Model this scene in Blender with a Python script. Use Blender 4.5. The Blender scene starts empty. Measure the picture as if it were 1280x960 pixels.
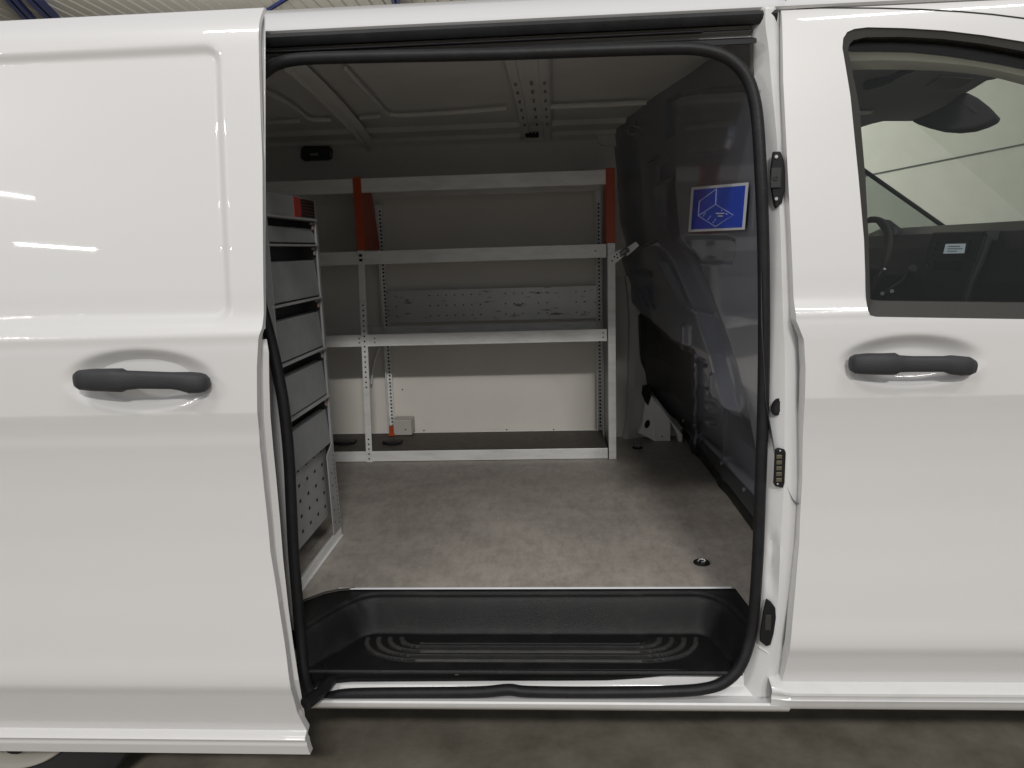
import bpy, math, random
import numpy as np
from mathutils import Matrix, Vector
random.seed(7)
SC = bpy.context.scene
COL = SC.collection

# ------------------------------------------------------------------ camera
F = 930.0
def _n(v):
    v = np.array(v, float); return v / np.linalg.norm(v)
_vx = 155.0; _V = (F*F + 53*_vx)/170
Yc = _n((53, 170, -F)); Zc = -_n((_vx, -_V, -F)); Zc = _n(Zc - Yc*np.dot(Zc, Yc)); Xc = np.cross(Yc, Zc)
R = np.array([Xc, Yc, Zc]); C = np.array([0, -1.43, 1.306])
cam = bpy.data.cameras.new('camera'); camo = bpy.data.objects.new('camera', cam); COL.objects.link(camo)
M4 = Matrix([list(R[0])+[C[0]], list(R[1])+[C[1]], list(R[2])+[C[2]], [0, 0, 0, 1]])
camo.matrix_world = M4
cam.sensor_width = 36; cam.lens = 36*F/1280; cam.clip_start = .02; cam.clip_end = 200
SC.camera = camo

def ray(px, py): return R @ np.array([px-640, -(py-480), -F])
def aY(px, py, y):
    d = ray(px, py); return C + d*(y-C[1])/d[1]
def aZ(px, py, z):
    d = ray(px, py); return C + d*(z-C[2])/d[2]
def aX(px, py, x):
    d = ray(px, py); return C + d*(x-C[0])/d[0]
def proj(P):
    P = np.asarray(P, float); c = (P-C) @ R
    return 640 + F*c[..., 0]/-c[..., 2], 480 - F*c[..., 1]/-c[..., 2]
def sm(a, b, x):
    t = np.clip((np.asarray(x, float)-a)/(b-a), 0, 1); return t*t*(3-2*t)

# ------------------------------------------------------------------ materials
def mat(name, col, rough=.5, metal=0., coat=0., coat_rough=.03, noise=None, bump=None, spec=.5, extra=None):
    m = bpy.data.materials.new(name); m.use_nodes = True
    nt = m.node_tree; b = nt.nodes['Principled BSDF']
    b.inputs['Base Color'].default_value = (*col, 1); b.inputs['Roughness'].default_value = rough
    b.inputs['Metallic'].default_value = metal; b.inputs['Coat Weight'].default_value = coat
    b.inputs['Coat Roughness'].default_value = coat_rough; b.inputs['Specular IOR Level'].default_value = spec
    tc = nt.nodes.new('ShaderNodeTexCoord')
    if noise:                                    # (scale, second colour, low, high, detail, stretch)
        sc, c2, lo, hi, det, st = noise
        mp = nt.nodes.new('ShaderNodeMapping'); mp.inputs['Scale'].default_value = st
        nt.links.new(tc.outputs['Object'], mp.inputs['Vector'])
        nz = nt.nodes.new('ShaderNodeTexNoise'); nz.inputs['Scale'].default_value = sc; nz.inputs['Detail'].default_value = det
        nz.inputs['Roughness'].default_value = .65
        nt.links.new(mp.outputs['Vector'], nz.inputs['Vector'])
        rp = nt.nodes.new('ShaderNodeValToRGB')
        rp.color_ramp.elements[0].position = lo; rp.color_ramp.elements[0].color = (*col, 1)
        rp.color_ramp.elements[1].position = hi; rp.color_ramp.elements[1].color = (*c2, 1)
        nt.links.new(nz.outputs['Fac'], rp.inputs['Fac']); nt.links.new(rp.outputs['Color'], b.inputs['Base Color'])
    if bump:                                     # (scale, strength)
        nb = nt.nodes.new('ShaderNodeTexNoise'); nb.inputs['Scale'].default_value = bump[0]; nb.inputs['Detail'].default_value = 4
        nt.links.new(tc.outputs['Object'], nb.inputs['Vector'])
        bp = nt.nodes.new('ShaderNodeBump'); bp.inputs['Strength'].default_value = bump[1]; bp.inputs['Distance'].default_value = .002
        nt.links.new(nb.outputs['Fac'], bp.inputs['Height']); nt.links.new(bp.outputs['Normal'], b.inputs['Normal'])
    return m

ONE = (1, 1, 1)
WHITE = mat('white_paint', (.615, .61, .605), .38, coat=1., coat_rough=.025, bump=(1.6, .05))
JAMB = mat('white_primer_paint', (.63, .63, .625), .4, coat=.6, coat_rough=.12, noise=(7, (.53, .53, .52), .55, .85, 4, ONE))
RUBBER = mat('black_rubber', (.009, .009, .010), .5, spec=.28, noise=(30, (.016, .016, .0175), .4, .8, 4, ONE), bump=(180, .25))
BLACK = mat('black_metal', (.008, .008, .009), .5, spec=.25)
TRIM = mat('window_trim_rubber', (.032, .031, .028), .55, spec=.3, bump=(120, .2))
HANDLE = mat('grained_handle_plastic', (.022, .023, .027), .5, bump=(900, .5))
TRAY = mat('grained_tray_plastic', (.008, .008, .0085), .38, spec=.32, noise=(14, (.02, .0195, .018), .5, .8, 8, ONE), bump=(700, .6))
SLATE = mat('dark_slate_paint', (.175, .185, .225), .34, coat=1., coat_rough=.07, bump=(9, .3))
CHARC = mat('charcoal_metal_and_shade', (.035, .036, .038), .5, bump=(9, .2))  # cabinet carcass and foot flange colour; on the bulkhead it paints in shade
ALU = mat('scuffed_aluminium', (.80, .80, .785), .4, metal=.1, noise=(9, (.64, .64, .62), .45, .75, 8, (1, 1, 4)))
ALUD = mat('grey_cabinet_metal', (.30, .31, .315), .42, metal=.15, noise=(6, (.24, .25, .255), .4, .7, 5, ONE))
BINM = mat('grey_bin_front', (.24, .25, .25), .45, noise=(25, (.21, .22, .22), .4, .7, 5, ONE))
RED = mat('red_bracket_paint', (.42, .060, .018), .45)
HOLE = mat('dark_hole', (.006, .006, .006), .8)
WALLW = mat('pale_lining_board', (.80, .77, .71), .55, noise=(3, (.74, .71, .65), .4, .8, 6, ONE), bump=(60, .12))
ROOFI = mat('grey_primer_roof', (.72, .72, .69), .4, noise=(4, (.64, .64, .61), .4, .8, 5, ONE))
UNDER = mat('dark_underbody', (.02, .02, .02), .8)
STEEL = mat('galvanised_steel', (.5, .5, .5), .35, metal=.9)
BLUEF = mat('blue_label_print', (.012, .085, .78), .25, coat=.5)
LABELW = mat('white_label_print', (.85, .87, .9), .3)
PALEB = mat('pale_blue_line_print', (.55, .65, 1.0), .3)
DASH = mat('black_dashboard_plastic', (.007, .0075, .009), .5, spec=.3, bump=(400, .3))
LINER = mat('beige_headliner_cloth', (.85, .80, .74), .9)
LINERD = mat('grey_headliner_cloth', (.42, .42, .41), .9, bump=(300, .3))
SCREEN = mat('lit_display', (.3, .33, .36), .3)
b = SCREEN.node_tree.nodes['Principled BSDF']; b.inputs['Emission Color'].default_value = (.5, .56, .62, 1); b.inputs['Emission Strength'].default_value = .35
GREYP = mat('grey_display_text', (.12, .13, .14), .4)
RIM = mat('cream_steel_rim', (.42, .40, .35), .5)
TYRE = mat('tyre_rubber', (.02, .02, .022), .7)
BLUEB = mat('blue_beam_paint', (.012, .022, .13), .45)
CABLE = mat('grey_cable', (.08, .09, .08), .6)

def floor_board_material():
    m = mat('worn_plywood_floor', (.255, .22, .19), .5)
    nt = m.node_tree; b = nt.nodes['Principled BSDF']; tc = nt.nodes.new('ShaderNodeTexCoord')
    def noise(sc, det, st=(1, 1, 1), off=0, dist=0):
        mp = nt.nodes.new('ShaderNodeMapping'); mp.inputs['Scale'].default_value = st; mp.inputs['Location'].default_value = (off, off, 0)
        nt.links.new(tc.outputs['Object'], mp.inputs['Vector'])
        n = nt.nodes.new('ShaderNodeTexNoise'); n.inputs['Scale'].default_value = sc; n.inputs['Detail'].default_value = det
        n.inputs['Roughness'].default_value = .7; n.inputs['Distortion'].default_value = dist
        nt.links.new(mp.outputs['Vector'], n.inputs['Vector']); return n
    def ramp(n, stops):
        r = nt.nodes.new('ShaderNodeValToRGB'); e = r.color_ramp.elements
        e[0].position, e[0].color = stops[0][0], (*stops[0][1], 1); e[1].position, e[1].color = stops[1][0], (*stops[1][1], 1)
        nt.links.new(n.outputs['Fac'], r.inputs['Fac']); return r
    a = ramp(noise(2.6, 10, dist=.6), [(.33, (.31, .28, .25)), (.68, (.46, .42, .375))])
    c = ramp(noise(9, 12, (1, 1.6, 1), 3.3, .8), [(.35, (.84, .83, .82)), (.62, (1, 1, 1))])
    d = ramp(noise(55, 10, (1, .35, 1), 9), [(.36, (.82, .82, .82)), (.58, (1.05, 1.05, 1.05))])
    mx = nt.nodes.new('ShaderNodeMix'); mx.data_type = 'RGBA'; mx.blend_type = 'MULTIPLY'; mx.inputs[0].default_value = .8
    nt.links.new(a.outputs[0], mx.inputs[6]); nt.links.new(c.outputs[0], mx.inputs[7])
    m2 = nt.nodes.new('ShaderNodeMix'); m2.data_type = 'RGBA'; m2.blend_type = 'MULTIPLY'; m2.inputs[0].default_value = 1
    nt.links.new(mx.outputs[2], m2.inputs[6]); nt.links.new(d.outputs[0], m2.inputs[7])
    nt.links.new(m2.outputs[2], b.inputs['Base Color'])
    return m
PLY = floor_board_material()
CONC = mat('garage_concrete', (.18, .16, .125), .55, noise=(6, (.34, .305, .25), .35, .7, 10, ONE), bump=(40, .4))

def perforated_scuff_material():
    m = mat('scratched_perforated_aluminium', (.52, .52, .50), .42, metal=.2, noise=(3, (.64, .64, .62), .35, .65, 8, (1, 1, 1)))
    nt = m.node_tree; b = nt.nodes['Principled BSDF']; old = b.inputs['Base Color'].links[0].from_socket
    tc = nt.nodes.new('ShaderNodeTexCoord'); mp = nt.nodes.new('ShaderNodeMapping'); mp.inputs['Scale'].default_value = (9, 9, 40)
    nt.links.new(tc.outputs['Object'], mp.inputs['Vector'])
    n = nt.nodes.new('ShaderNodeTexNoise'); n.inputs['Scale'].default_value = 1.4; n.inputs['Detail'].default_value = 9
    nt.links.new(mp.outputs['Vector'], n.inputs['Vector'])
    r = nt.nodes.new('ShaderNodeValToRGB'); r.color_ramp.elements[0].position = .62; r.color_ramp.elements[0].color = (1, 1, 1, 1)
    r.color_ramp.elements[1].position = .70; r.color_ramp.elements[1].color = (.25, .22, .2, 1)
    nt.links.new(n.outputs['Fac'], r.inputs['Fac'])
    x = nt.nodes.new('ShaderNodeMix'); x.data_type = 'RGBA'; x.blend_type = 'MULTIPLY'; x.inputs[0].default_value = 1
    nt.links.new(old, x.inputs[6]); nt.links.new(r.outputs[0], x.inputs[7]); nt.links.new(x.outputs[2], b.inputs['Base Color'])
    return m
PERF = perforated_scuff_material()

def glass(name, tint, gloss=.9, refl=(1, 1, 1)):
    m = bpy.data.materials.new(name); m.use_nodes = True; nt = m.node_tree; nt.nodes.clear()
    o = nt.nodes.new('ShaderNodeOutputMaterial'); t = nt.nodes.new('ShaderNodeBsdfTransparent'); t.inputs[0].default_value = (*tint, 1)
    g = nt.nodes.new('ShaderNodeBsdfGlossy'); g.inputs['Roughness'].default_value = .02; g.inputs[0].default_value = (*refl, 1)
    l0 = nt.nodes.new('ShaderNodeLayerWeight'); l0.inputs[0].default_value = .5
    l1 = nt.nodes.new('ShaderNodeMath'); l1.operation = 'POWER'; nt.links.new(l0.outputs['Facing'], l1.inputs[0]); l1.inputs[1].default_value = 5
    lw = nt.nodes.new('ShaderNodeMath'); lw.operation = 'MULTIPLY_ADD'; nt.links.new(l1.outputs[0], lw.inputs[0]); lw.inputs[1].default_value = gloss; lw.inputs[2].default_value = .02
    mx = nt.nodes.new('ShaderNodeMixShader')
    nt.links.new(lw.outputs[0], mx.inputs[0]); nt.links.new(t.outputs[0], mx.inputs[1]); nt.links.new(g.outputs[0], mx.inputs[2])
    nt.links.new(mx.outputs[0], o.inputs[0]); return m
GLASS = glass('side_window_glass', (.92, .94, .92))
GLASST = glass('far_window_glass', (.66, .68, .67), .2)
GLASSW = glass('windscreen_glass', (.98, .985, .975), .05)

# ------------------------------------------------------------------ mesh helpers
class MB:
    def __init__(s): s.v = []; s.f = []; s.m = []; s.smooth = []
    def add(s, vs, fs, mi=0, smooth=False):
        o = len(s.v); s.v += [tuple(map(float, v)) for v in vs]; s.f += [tuple(i+o for i in f) for f in fs]
        s.m += [mi]*len(fs); s.smooth += [smooth]*len(fs); return s
    def box(s, x0, x1, y0, y1, z0, z1, mi=0):
        v = [(x, y, z) for x in (x0, x1) for y in (y0, y1) for z in (z0, z1)]
        return s.add(v, [(0, 1, 3, 2), (4, 6, 7, 5), (0, 4, 5, 1), (2, 3, 7, 6), (0, 2, 6, 4), (1, 5, 7, 3)], mi)
    def prism(s, poly, vec, mi=0, smooth=False):
        """poly: list of 3D points; extruded by vec"""
        k = len(poly); p = [np.array(q, float) for q in poly]; v = p + [q + np.array(vec) for q in p]
        fs = [tuple(range(k))[::-1], tuple(range(k, 2*k))] + [(i, (i+1) % k, (i+1) % k+k, i+k) for i in range(k)]
        return s.add(v, fs, mi, smooth)
    def tube(s, pts, r, k=12, mi=0, closed=False, up=None, caps=True, ry=None):
        pts = [np.array(p, float) for p in pts]; N = len(pts)
        r = r if hasattr(r, '__len__') else [r]*N; ry = r if ry is None else (ry if hasattr(ry, '__len__') else [ry]*N)
        vs = []
        prev = None
        for i, p in enumerate(pts):
            a = pts[(i-1) % N] if (closed or i > 0) else p; b_ = pts[(i+1) % N] if (closed or i < N-1) else p
            t = _n(b_-a)
            u = np.array(up if up is not None else (0, 1, 0), float)
            if up is None and prev is not None: u = prev
            u = u - t*np.dot(u, t)
            if np.linalg.norm(u) < 1e-5: u = np.array((0, 0, 1.)) - t*t[2]
            u = _n(u); w = np.cross(t, u); prev = u
            for j in range(k):
                th = 2*math.pi*j/k; vs.append(p + u*math.cos(th)*r[i] + w*math.sin(th)*ry[i])
        fs = []
        for i in range(N if closed else N-1):
            for j in range(k):
                a, b_ = i*k+j, i*k+(j+1) % k; c, d = ((i+1) % N)*k+(j+1) % k, ((i+1) % N)*k+j
                fs.append((a, b_, c, d))
        s.add(vs, fs, mi, True)
        if not closed and caps:
            o = len(s.v)-len(vs)
            s.f.append(tuple(o+j for j in range(k))[::-1]); s.f.append(tuple(o+(N-1)*k+j for j in range(k)))
            s.m += [mi]*2; s.smooth += [False]*2
        return s
    def grid(s, G, mi=0, smooth=True):
        h, w = G.shape[:2]; v = G.reshape(-1, 3)
        fs = [(i*w+j, i*w+j+1, (i+1)*w+j+1, (i+1)*w+j) for i in range(h-1) for j in range(w-1)]
        return s.add(v, fs, mi, smooth)
    def disc(s, c, n, r, k=12, mi=0, depth=0., r2=None):
        n = _n(n); u = _n(np.cross(n, (0.3, 0.2, 1.))); w = np.cross(n, u); r2 = r2 or r
        p = [np.array(c)+u*math.cos(2*math.pi*i/k)*r+w*math.sin(2*math.pi*i/k)*r2 for i in range(k)]
        if depth: return s.prism(p, n*depth, mi)
        return s.add(p, [tuple(range(k))], mi)
    def build(s, name, mats, parent=None, bevel=None, sharp=35, solid=None, subsurf=0, fix=True):
        me = bpy.data.meshes.new(name); me.from_pydata(s.v, [], s.f)
        mats = mats if isinstance(mats, (list, tuple)) else [mats]
        for m in mats: me.materials.append(m)
        me.polygons.foreach_set('material_index', s.m); me.polygons.foreach_set('use_smooth', s.smooth)
        me.update()
        if fix:
            import bmesh
            bm = bmesh.new(); bm.from_mesh(me); bmesh.ops.recalc_face_normals(bm, faces=bm.faces[:]); bm.to_mesh(me); bm.free()
        if any(s.smooth): me.set_sharp_from_angle(angle=math.radians(sharp))
        o = bpy.data.objects.new(name, me); COL.objects.link(o)
        if parent is not None: o.parent = parent
        if solid:
            md = o.modifiers.new('solid', 'SOLIDIFY'); md.thickness = solid; md.offset = 0
        if bevel:
            md = o.modifiers.new('bevel', 'BEVEL'); md.width = bevel; md.segments = 2; md.limit_method = 'ANGLE'; md.angle_limit = math.radians(40)
        return o

def tag(o, label=None, cat=None, group=None, kind=None):
    if label: o['label'] = label
    if cat: o['category'] = cat
    if group: o['group'] = group
    if kind: o['kind'] = kind
    return o
def empty(name, label, cat, loc=(0, 0, 0), group=None):
    o = bpy.data.objects.new(name, None); COL.objects.link(o); o.location = (0, 0, 0); o.empty_display_size = .1
    tag(o, label, cat, group); return o

def cut(o, cutter):
    """carve the cutter's volume out of o, keep plain mesh data"""
    md = o.modifiers.new('cut', 'BOOLEAN'); md.operation = 'DIFFERENCE'; md.object = cutter; md.solver = 'EXACT'
    dg = bpy.context.evaluated_depsgraph_get(); dg.update()
    me = bpy.data.meshes.new_from_object(o.evaluated_get(dg)); o.modifiers.clear(); o.data = me
    bpy.data.objects.remove(cutter)

def interp(tab, x):
    t = sorted(tab); return np.interp(x, [a for a, _ in t], [b for _, b in t])
def rrect_sdf(x, z, x0, x1, z0, z1, r):
    cx, cz = (x0+x1)/2, (z0+z1)/2; qx = np.abs(x-cx)-(x1-x0)/2+r; qz = np.abs(z-cz)-(z1-z0)/2+r
    return np.hypot(np.maximum(qx, 0), np.maximum(qz, 0)) + np.minimum(np.maximum(qx, qz), 0) - r
def poly_sdf(x, y, poly):
    x = np.asarray(x, float); y = np.asarray(y, float); d = np.full(x.shape, 1e9); inside = np.zeros(x.shape, bool); k = len(poly)
    for i in range(k):
        ax, ay = poly[i]; bx, by = poly[(i+1) % k]; ex, ey = bx-ax, by-ay
        t = np.clip(((x-ax)*ex+(y-ay)*ey)/(ex*ex+ey*ey+1e-12), 0, 1); d = np.minimum(d, np.hypot(x-ax-t*ex, y-ay-t*ey))
        c = ((ay > y) != (by > y)) & (x < (bx-ax)*(y-ay)/((by-ay) if by != ay else 1e-12)+ax); inside ^= c
    return np.where(inside, -d, d)
def seg_dist(x, y, pts):
    d = np.full(np.shape(x), 1e9)
    for (ax, ay), (bx, by) in zip(pts[:-1], pts[1:]):
        ex, ey = bx-ax, by-ay; t = np.clip(((x-ax)*ex+(y-ay)*ey)/(ex*ex+ey*ey+1e-12), 0, 1); d = np.minimum(d, np.hypot(x-ax-t*ex, y-ay-t*ey))
    return d
def catmull(pts, n=8, closed=False):
    P = [np.array(p, float) for p in pts]; out = []; N = len(P)
    for i in range(N if closed else N-1):
        g = lambda k: P[k % N] if closed else P[max(0, min(N-1, k))]
        p0, p1, p2, p3 = g(i-1), g(i), g(i+1), g(i+2)
        for j in range(n):
            t = j/n; out.append(.5*((2*p1)+(-p0+p2)*t+(2*p0-5*p1+4*p2-p3)*t*t+(-p0+3*p1-3*p2+p3)*t**3))
    if not closed: out.append(P[-1])
    return out

# ------------------------------------------------------------------ the van
van = empty('cargo_van', 'white panel van with its side door slid open over a racked cargo bay', 'van')

# body side profile, Y as a function of height
PROF = [(1.80, .17), (1.76, .115), (1.72, .082), (1.66, .068), (1.45, .038), (1.25, .0135), (1.20, .0085), (1.172, -.001), (1.150, -.006),
        (1.10, -.008), (1.010, -.010), (1.005, -.009), (.97, -.002), (.92, .0055), (.86, .0105), (.79, .012), (.71, .008), (.62, -.002), (.56, -.009), (.503, -.016),
        (.497, -.0158), (.47, -.008), (.40, .011), (.30, .037)]
pz = np.array([a for a, _ in PROF][::-1]); py_ = np.array([b for _, b in PROF][::-1])
def pchip(xs, ys, x):
    h = np.diff(xs); d = np.diff(ys)/h; m = np.zeros(len(xs))
    for i in range(1, len(xs)-1):
        if d[i-1]*d[i] > 0: w1, w2 = 2*h[i]+h[i-1], h[i]+2*h[i-1]; m[i] = (w1+w2)/(w1/d[i-1]+w2/d[i])
    m[0], m[-1] = d[0], d[-1]
    x = np.clip(x, xs[0], xs[-1]); i = np.clip(np.searchsorted(xs, x)-1, 0, len(h)-1); t = (x-xs[i])/h[i]
    return ys[i]*(1+2*t)*(1-t)**2 + m[i]*h[i]*t*(1-t)**2 + ys[i+1]*t*t*(3-2*t) + m[i+1]*h[i]*t*t*(t-1)
def side(z): return pchip(pz, py_, np.asarray(z, float))
def sd_side(z): return side(z+.036*(1-sm(.50, .97, z))-.010*sm(.95, .98, z)*(1-sm(1.1, 1.3, z)))-.022*sm(.339, .333, z)
def sd_at(px, py):
    y = OFF
    for _ in range(14):
        p = aY(px, py, y); y = .5*y+.5*(float(sd_side(p[2]))+OFF)
    return aY(px, py, y)
OFF = -.088
def side_at(px, py, off=0.):
    y = off
    for _ in range(12):
        p = aY(px, py, y); y = float(side(p[2]-0*off))+off
    return aY(px, py, y)

def skin_panel(name, ztop, zbot, xl, xr, yfun, n_x, dz, thick, material, parent, feats=None, keys=()):
    """curved sheet with a real thickness; xl / xr give its ends at each height"""
    zs = np.unique(np.round(np.concatenate([np.arange(zbot, ztop, dz), [ztop], np.array([k for k in keys if zbot < k < ztop])]), 5))
    T = np.linspace(0, 1, n_x); Zg = np.repeat(zs[:, None], n_x, 1)
    L = np.array([xl(z) for z in zs])[:, None]; Rr = np.array([xr(z) for z in zs])[:, None]
    Xg = L + (Rr-L)*T[None, :]; Yg = yfun(Xg, Zg)
    G = np.stack([Xg, Yg, Zg], -1); B = G.copy(); B[..., 1] += thick if np.isscalar(thick) else thick(Zg)
    mb = MB(); h, w = Xg.shape
    mb.grid(G); o = h*w
    # back sheet coarse: boundary ring only plus big back faces
    vb = B.reshape(-1, 3); mb.v += [tuple(v) for v in vb]
    fs = []
    for i in range(h-1):
        fs.append((o+i*w, o+(i+1)*w, (i+1)*w, i*w)); fs.append((i*w+w-1, (i+1)*w+w-1, o+(i+1)*w+w-1, o+i*w+w-1))
        fs.append((o+i*w+w-1, o+(i+1)*w+w-1, o+(i+1)*w, o+i*w))
    for j in range(w-1):
        fs.append((j+1, j, o+j, o+j+1)); fs.append(((h-1)*w+j, (h-1)*w+j+1, o+(h-1)*w+j+1, o+(h-1)*w+j))
    mb.f += fs; mb.m += [0]*len(fs); mb.smooth += [False]*len(fs)
    return mb.build(name, material, parent, sharp=62)

# ---- sliding door (stands 0.09 outboard of the body)
OFF = -.088
def sd_y(X, Z):
    Y = side(Z + .036*(1-sm(.50, .97, Z)) - .010*sm(.95, .98, Z)*(1-sm(1.1, 1.3, Z))) + OFF
    # lower flange: bright shelf, then hem
    Y = Y - .022*sm(.339, .333, Z) + .004*sm(.330, .324, Z) - .003*sm(.321, .317, Z)
    # pressed upper panel
    d = rrect_sdf(X, Z, -2.05, float(aY(281, 200, -.05)[0]), 1.185, float(aY(283, 50, -.03)[2]), .035)
    Y = Y + .010*(1-sm(-.020, .002, d))*sm(1.17, 1.19, Z)
    Y = Y - .003*np.exp(-((Z-1.168)/.010)**2)
    # frame crease near the upper edge
    e = ((X+.783)/.150)**2 + ((Z-1.085)/.060)**2
    Y = Y + .022*(1-sm(.15, 1.05, e))
    return Y
DK = sorted([1.172, 1.010, 1.005, 1.020, 1.015, .467, .461, .503, .497, .345, .337, .322, .312])
sd_right = [(py, px) for px, py in [(328, 15), (328, 200), (328, 410), (323, 424), (321, 460), (322, 520), (325, 560), (330, 610), (338, 690), (349, 760), (356, 805), (362, 852), (372, 892), (379, 905), (381, 925), (388, 945)]]
zr = [sd_at(px, py) for py, px in sd_right]
zr = sorted([(p[2], p[0]) for p in zr])
sd_xr = lambda z: float(np.interp(z, [a for a, _ in zr], [b for _, b in zr]))
sd_top = sd_at(200, 16)[2]; sd_bot = sd_at(388, 943.5)[2]
sd = skin_panel('sliding_door', sd_top, sd_bot, lambda z: -1.62, sd_xr, sd_y, 230, .005, lambda Z: .012 + .006*sm(1.2, 1.15, Z), WHITE, van, keys=DK)
# inner flange of its leading edge
mb = MB()
rows = [(424, 324, 333), (440, 323, 335.5), (480, 322.5, 336), (520, 323, 337.5), (560, 326, 341), (600, 330, 345), (650, 335, 349.5), (700, 340, 353.5), (760, 350, 360), (805, 357, 366), (850, 363, 373), (890, 372, 380), (905, 378.5, 382)]
G = []
for py, a, c_ in rows:
    p = sd_at(a, py); y0 = p[1]
    A = aY(a, py, y0+.013); B = aY(a*.55+c_*.45, py, y0+.036); D = aY(c_, py, y0+.040); E_ = aY(c_-.3, py, y0+.055)
    G.append([A, B, D, E_, E_ - np.array([.10, 0, 0])])
mb.grid(np.array(G), smooth=True); mb.build('door_edge_flange', WHITE, sd, sharp=18, solid=.002)
# upper frame return
mb = MB(); G = []
for py in (17, 60, 120, 200, 300, 380, 412):
    p = sd_at(328, py); G.append([p+np.array([0, .012, 0]), p+np.array([-.004, .022, 0]), p+np.array([-.05, .026, 0])])
mb.grid(np.array(G)); mb.build('door_frame_return', WHITE, sd, solid=.002)

def handle(prefix, sec, yoff, parent, group=None):
    """sec: (px, top, bottom); a rounded grip bar with two feet"""
    pts, rz, ry = [], [], []
    for px, a, b_, dy, th in sec:
        y = yoff - dy; A = aY(px, a, y); B = aY(px, b_, y); pts.append((A+B)/2); rz.append(abs(A[2]-B[2])/2); ry.append(th)
    N = len(pts); mb = MB(); k = 16; vs = []
    for p, z_, y_ in zip(pts, rz, ry):
        for j in range(k):
            th = 2*math.pi*j/k; c_, s_ = math.cos(th), math.sin(th)
            vs.append((p[0], p[1]-y_*np.sign(c_)*abs(c_)**.7, p[2]+z_*np.sign(s_)*abs(s_)**.7))
    fs = [(i*k+j, i*k+(j+1) % k, (i+1)*k+(j+1) % k, (i+1)*k+j) for i in range(N-1) for j in range(k)]
    mb.add(vs, fs, 0, True); mb.f += [tuple(range(k)), tuple((N-1)*k+j for j in range(k))]; mb.m += [0, 0]; mb.smooth += [True, True]
    return mb.build('door_handle', HANDLE, parent, sharp=60)
hs = [(93.5, 472, 478, .014, .004), (95, 466, 484, .016, .010), (100, 462.5, 487, .018, .014), (115, 461, 488.5, .020, .016), (140, 460.5, 489.5, .022, .017), (152, 460.5, 490, .022, .017), (158, 463, 487.5, .023, .012),
      (175, 463.5, 486, .025, .010), (215, 465, 486.5, .025, .010), (225, 465, 488, .022, .013), (238, 465, 491.5, .019, .017), (250, 466, 491, .018, .016), (257, 468, 489, .016, .012), (261, 472, 485, .014, .008), (262, 476, 481, .013, .003)]
handle('sliding', hs, -.098, sd)

# ---- front door
fd_edge = [(976, 12), (979, 100), (984, 200), (989, 300), (995, 400), (1005, 425), (1007, 460), (1006, 500), (1003, 600), (999, 680), (993, 750), (988, 805), (982, 835), (975, 861)]
fe = sorted([(side_at(px, py)[2], side_at(px, py)[0]) for px, py in fd_edge])
fd_xl = lambda z: float(np.interp(z, [a for a, _ in fe], [b for _, b in fe]))
fd_top = side_at(978, 13)[2]; fd_bot = side_at(1100, 858)[2]
def fd_y(X, Z):
    Y = side(Z) + 0*X
    Y = Y - .003*np.exp(-((Z-1.170)/.007)**2)
    e = ((X-.665)/.136)**2 + ((Z-1.078)/.050)**2
    Y = Y + .020*(1-sm(.15, 1.05, e))
    return Y
fd = skin_panel('front_door', fd_top, fd_bot, fd_xl, lambda z: 1.55, fd_y, 230, .005, .035, WHITE, van, keys=DK)
# window opening
wout = [(1053, 60), (1054, 48), (1059, 40), (1068, 36), (1085, 34), (1130, 35), (1180, 38), (1230, 44), (1280, 52), (1330, 62), (1420, 90), (1440, 400), (1280, 399), (1180, 397.5), (1095, 396), (1087, 394), (1084.5, 388), (1080, 300), (1073, 220), (1063, 120)]
wp = [side_at(px, py, .0) for px, py in wout]
c_ = MB(); c_.prism([(p[0], -.2, p[2]) for p in wp], (0, .5, 0)); cutter = c_.build('cutter', WHITE)
cut(fd, cutter)
# frame trim around the glass: outer outline (wout) to inner outline
win = [(1066, 80), (1062, 62), (1064, 54), (1069, 48.5), (1085, 45), (1130, 44.5), (1180, 47), (1230, 53), (1280, 62), (1330, 73), (1410, 104), (1425, 380), (1280, 379), (1180, 378), (1105, 377), (1096, 376), (1090, 374), (1088, 300), (1084, 220), (1076, 130)]
mb = MB(); k = len(wout)
A = [side_at(*q)+np.array([0, .003, 0]) for q in wout]; B = [side_at(*q)+np.array([0, .008, 0]) for q in win]; D = [q+np.array([0, .025, 0]) for q in B]; A2 = [q+np.array([0, .034, 0]) for q in A]
mb.add(A+B+D+A2, [(i, (i+1) % k, (i+1) % k+k, i+k) for i in range(k)] + [(i+k, (i+1) % k+k, (i+1) % k+2*k, i+2*k) for i in range(k)]+[(i+3*k, (i+1) % k+3*k, (i+1) % k, i) for i in range(k)]+[(i+2*k, (i+1) % k+2*k, (i+1) % k+3*k, i+3*k) for i in range(k)], 0, True)
mb.build('window_trim', TRIM, fd, sharp=30)
gl = [q+np.array([0, .014, 0]) for q in B]
gpl = MB(); gpl.prism(gl, (0, .004, 0)); gpl.build('window_glass', GLASS, fd)
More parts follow.
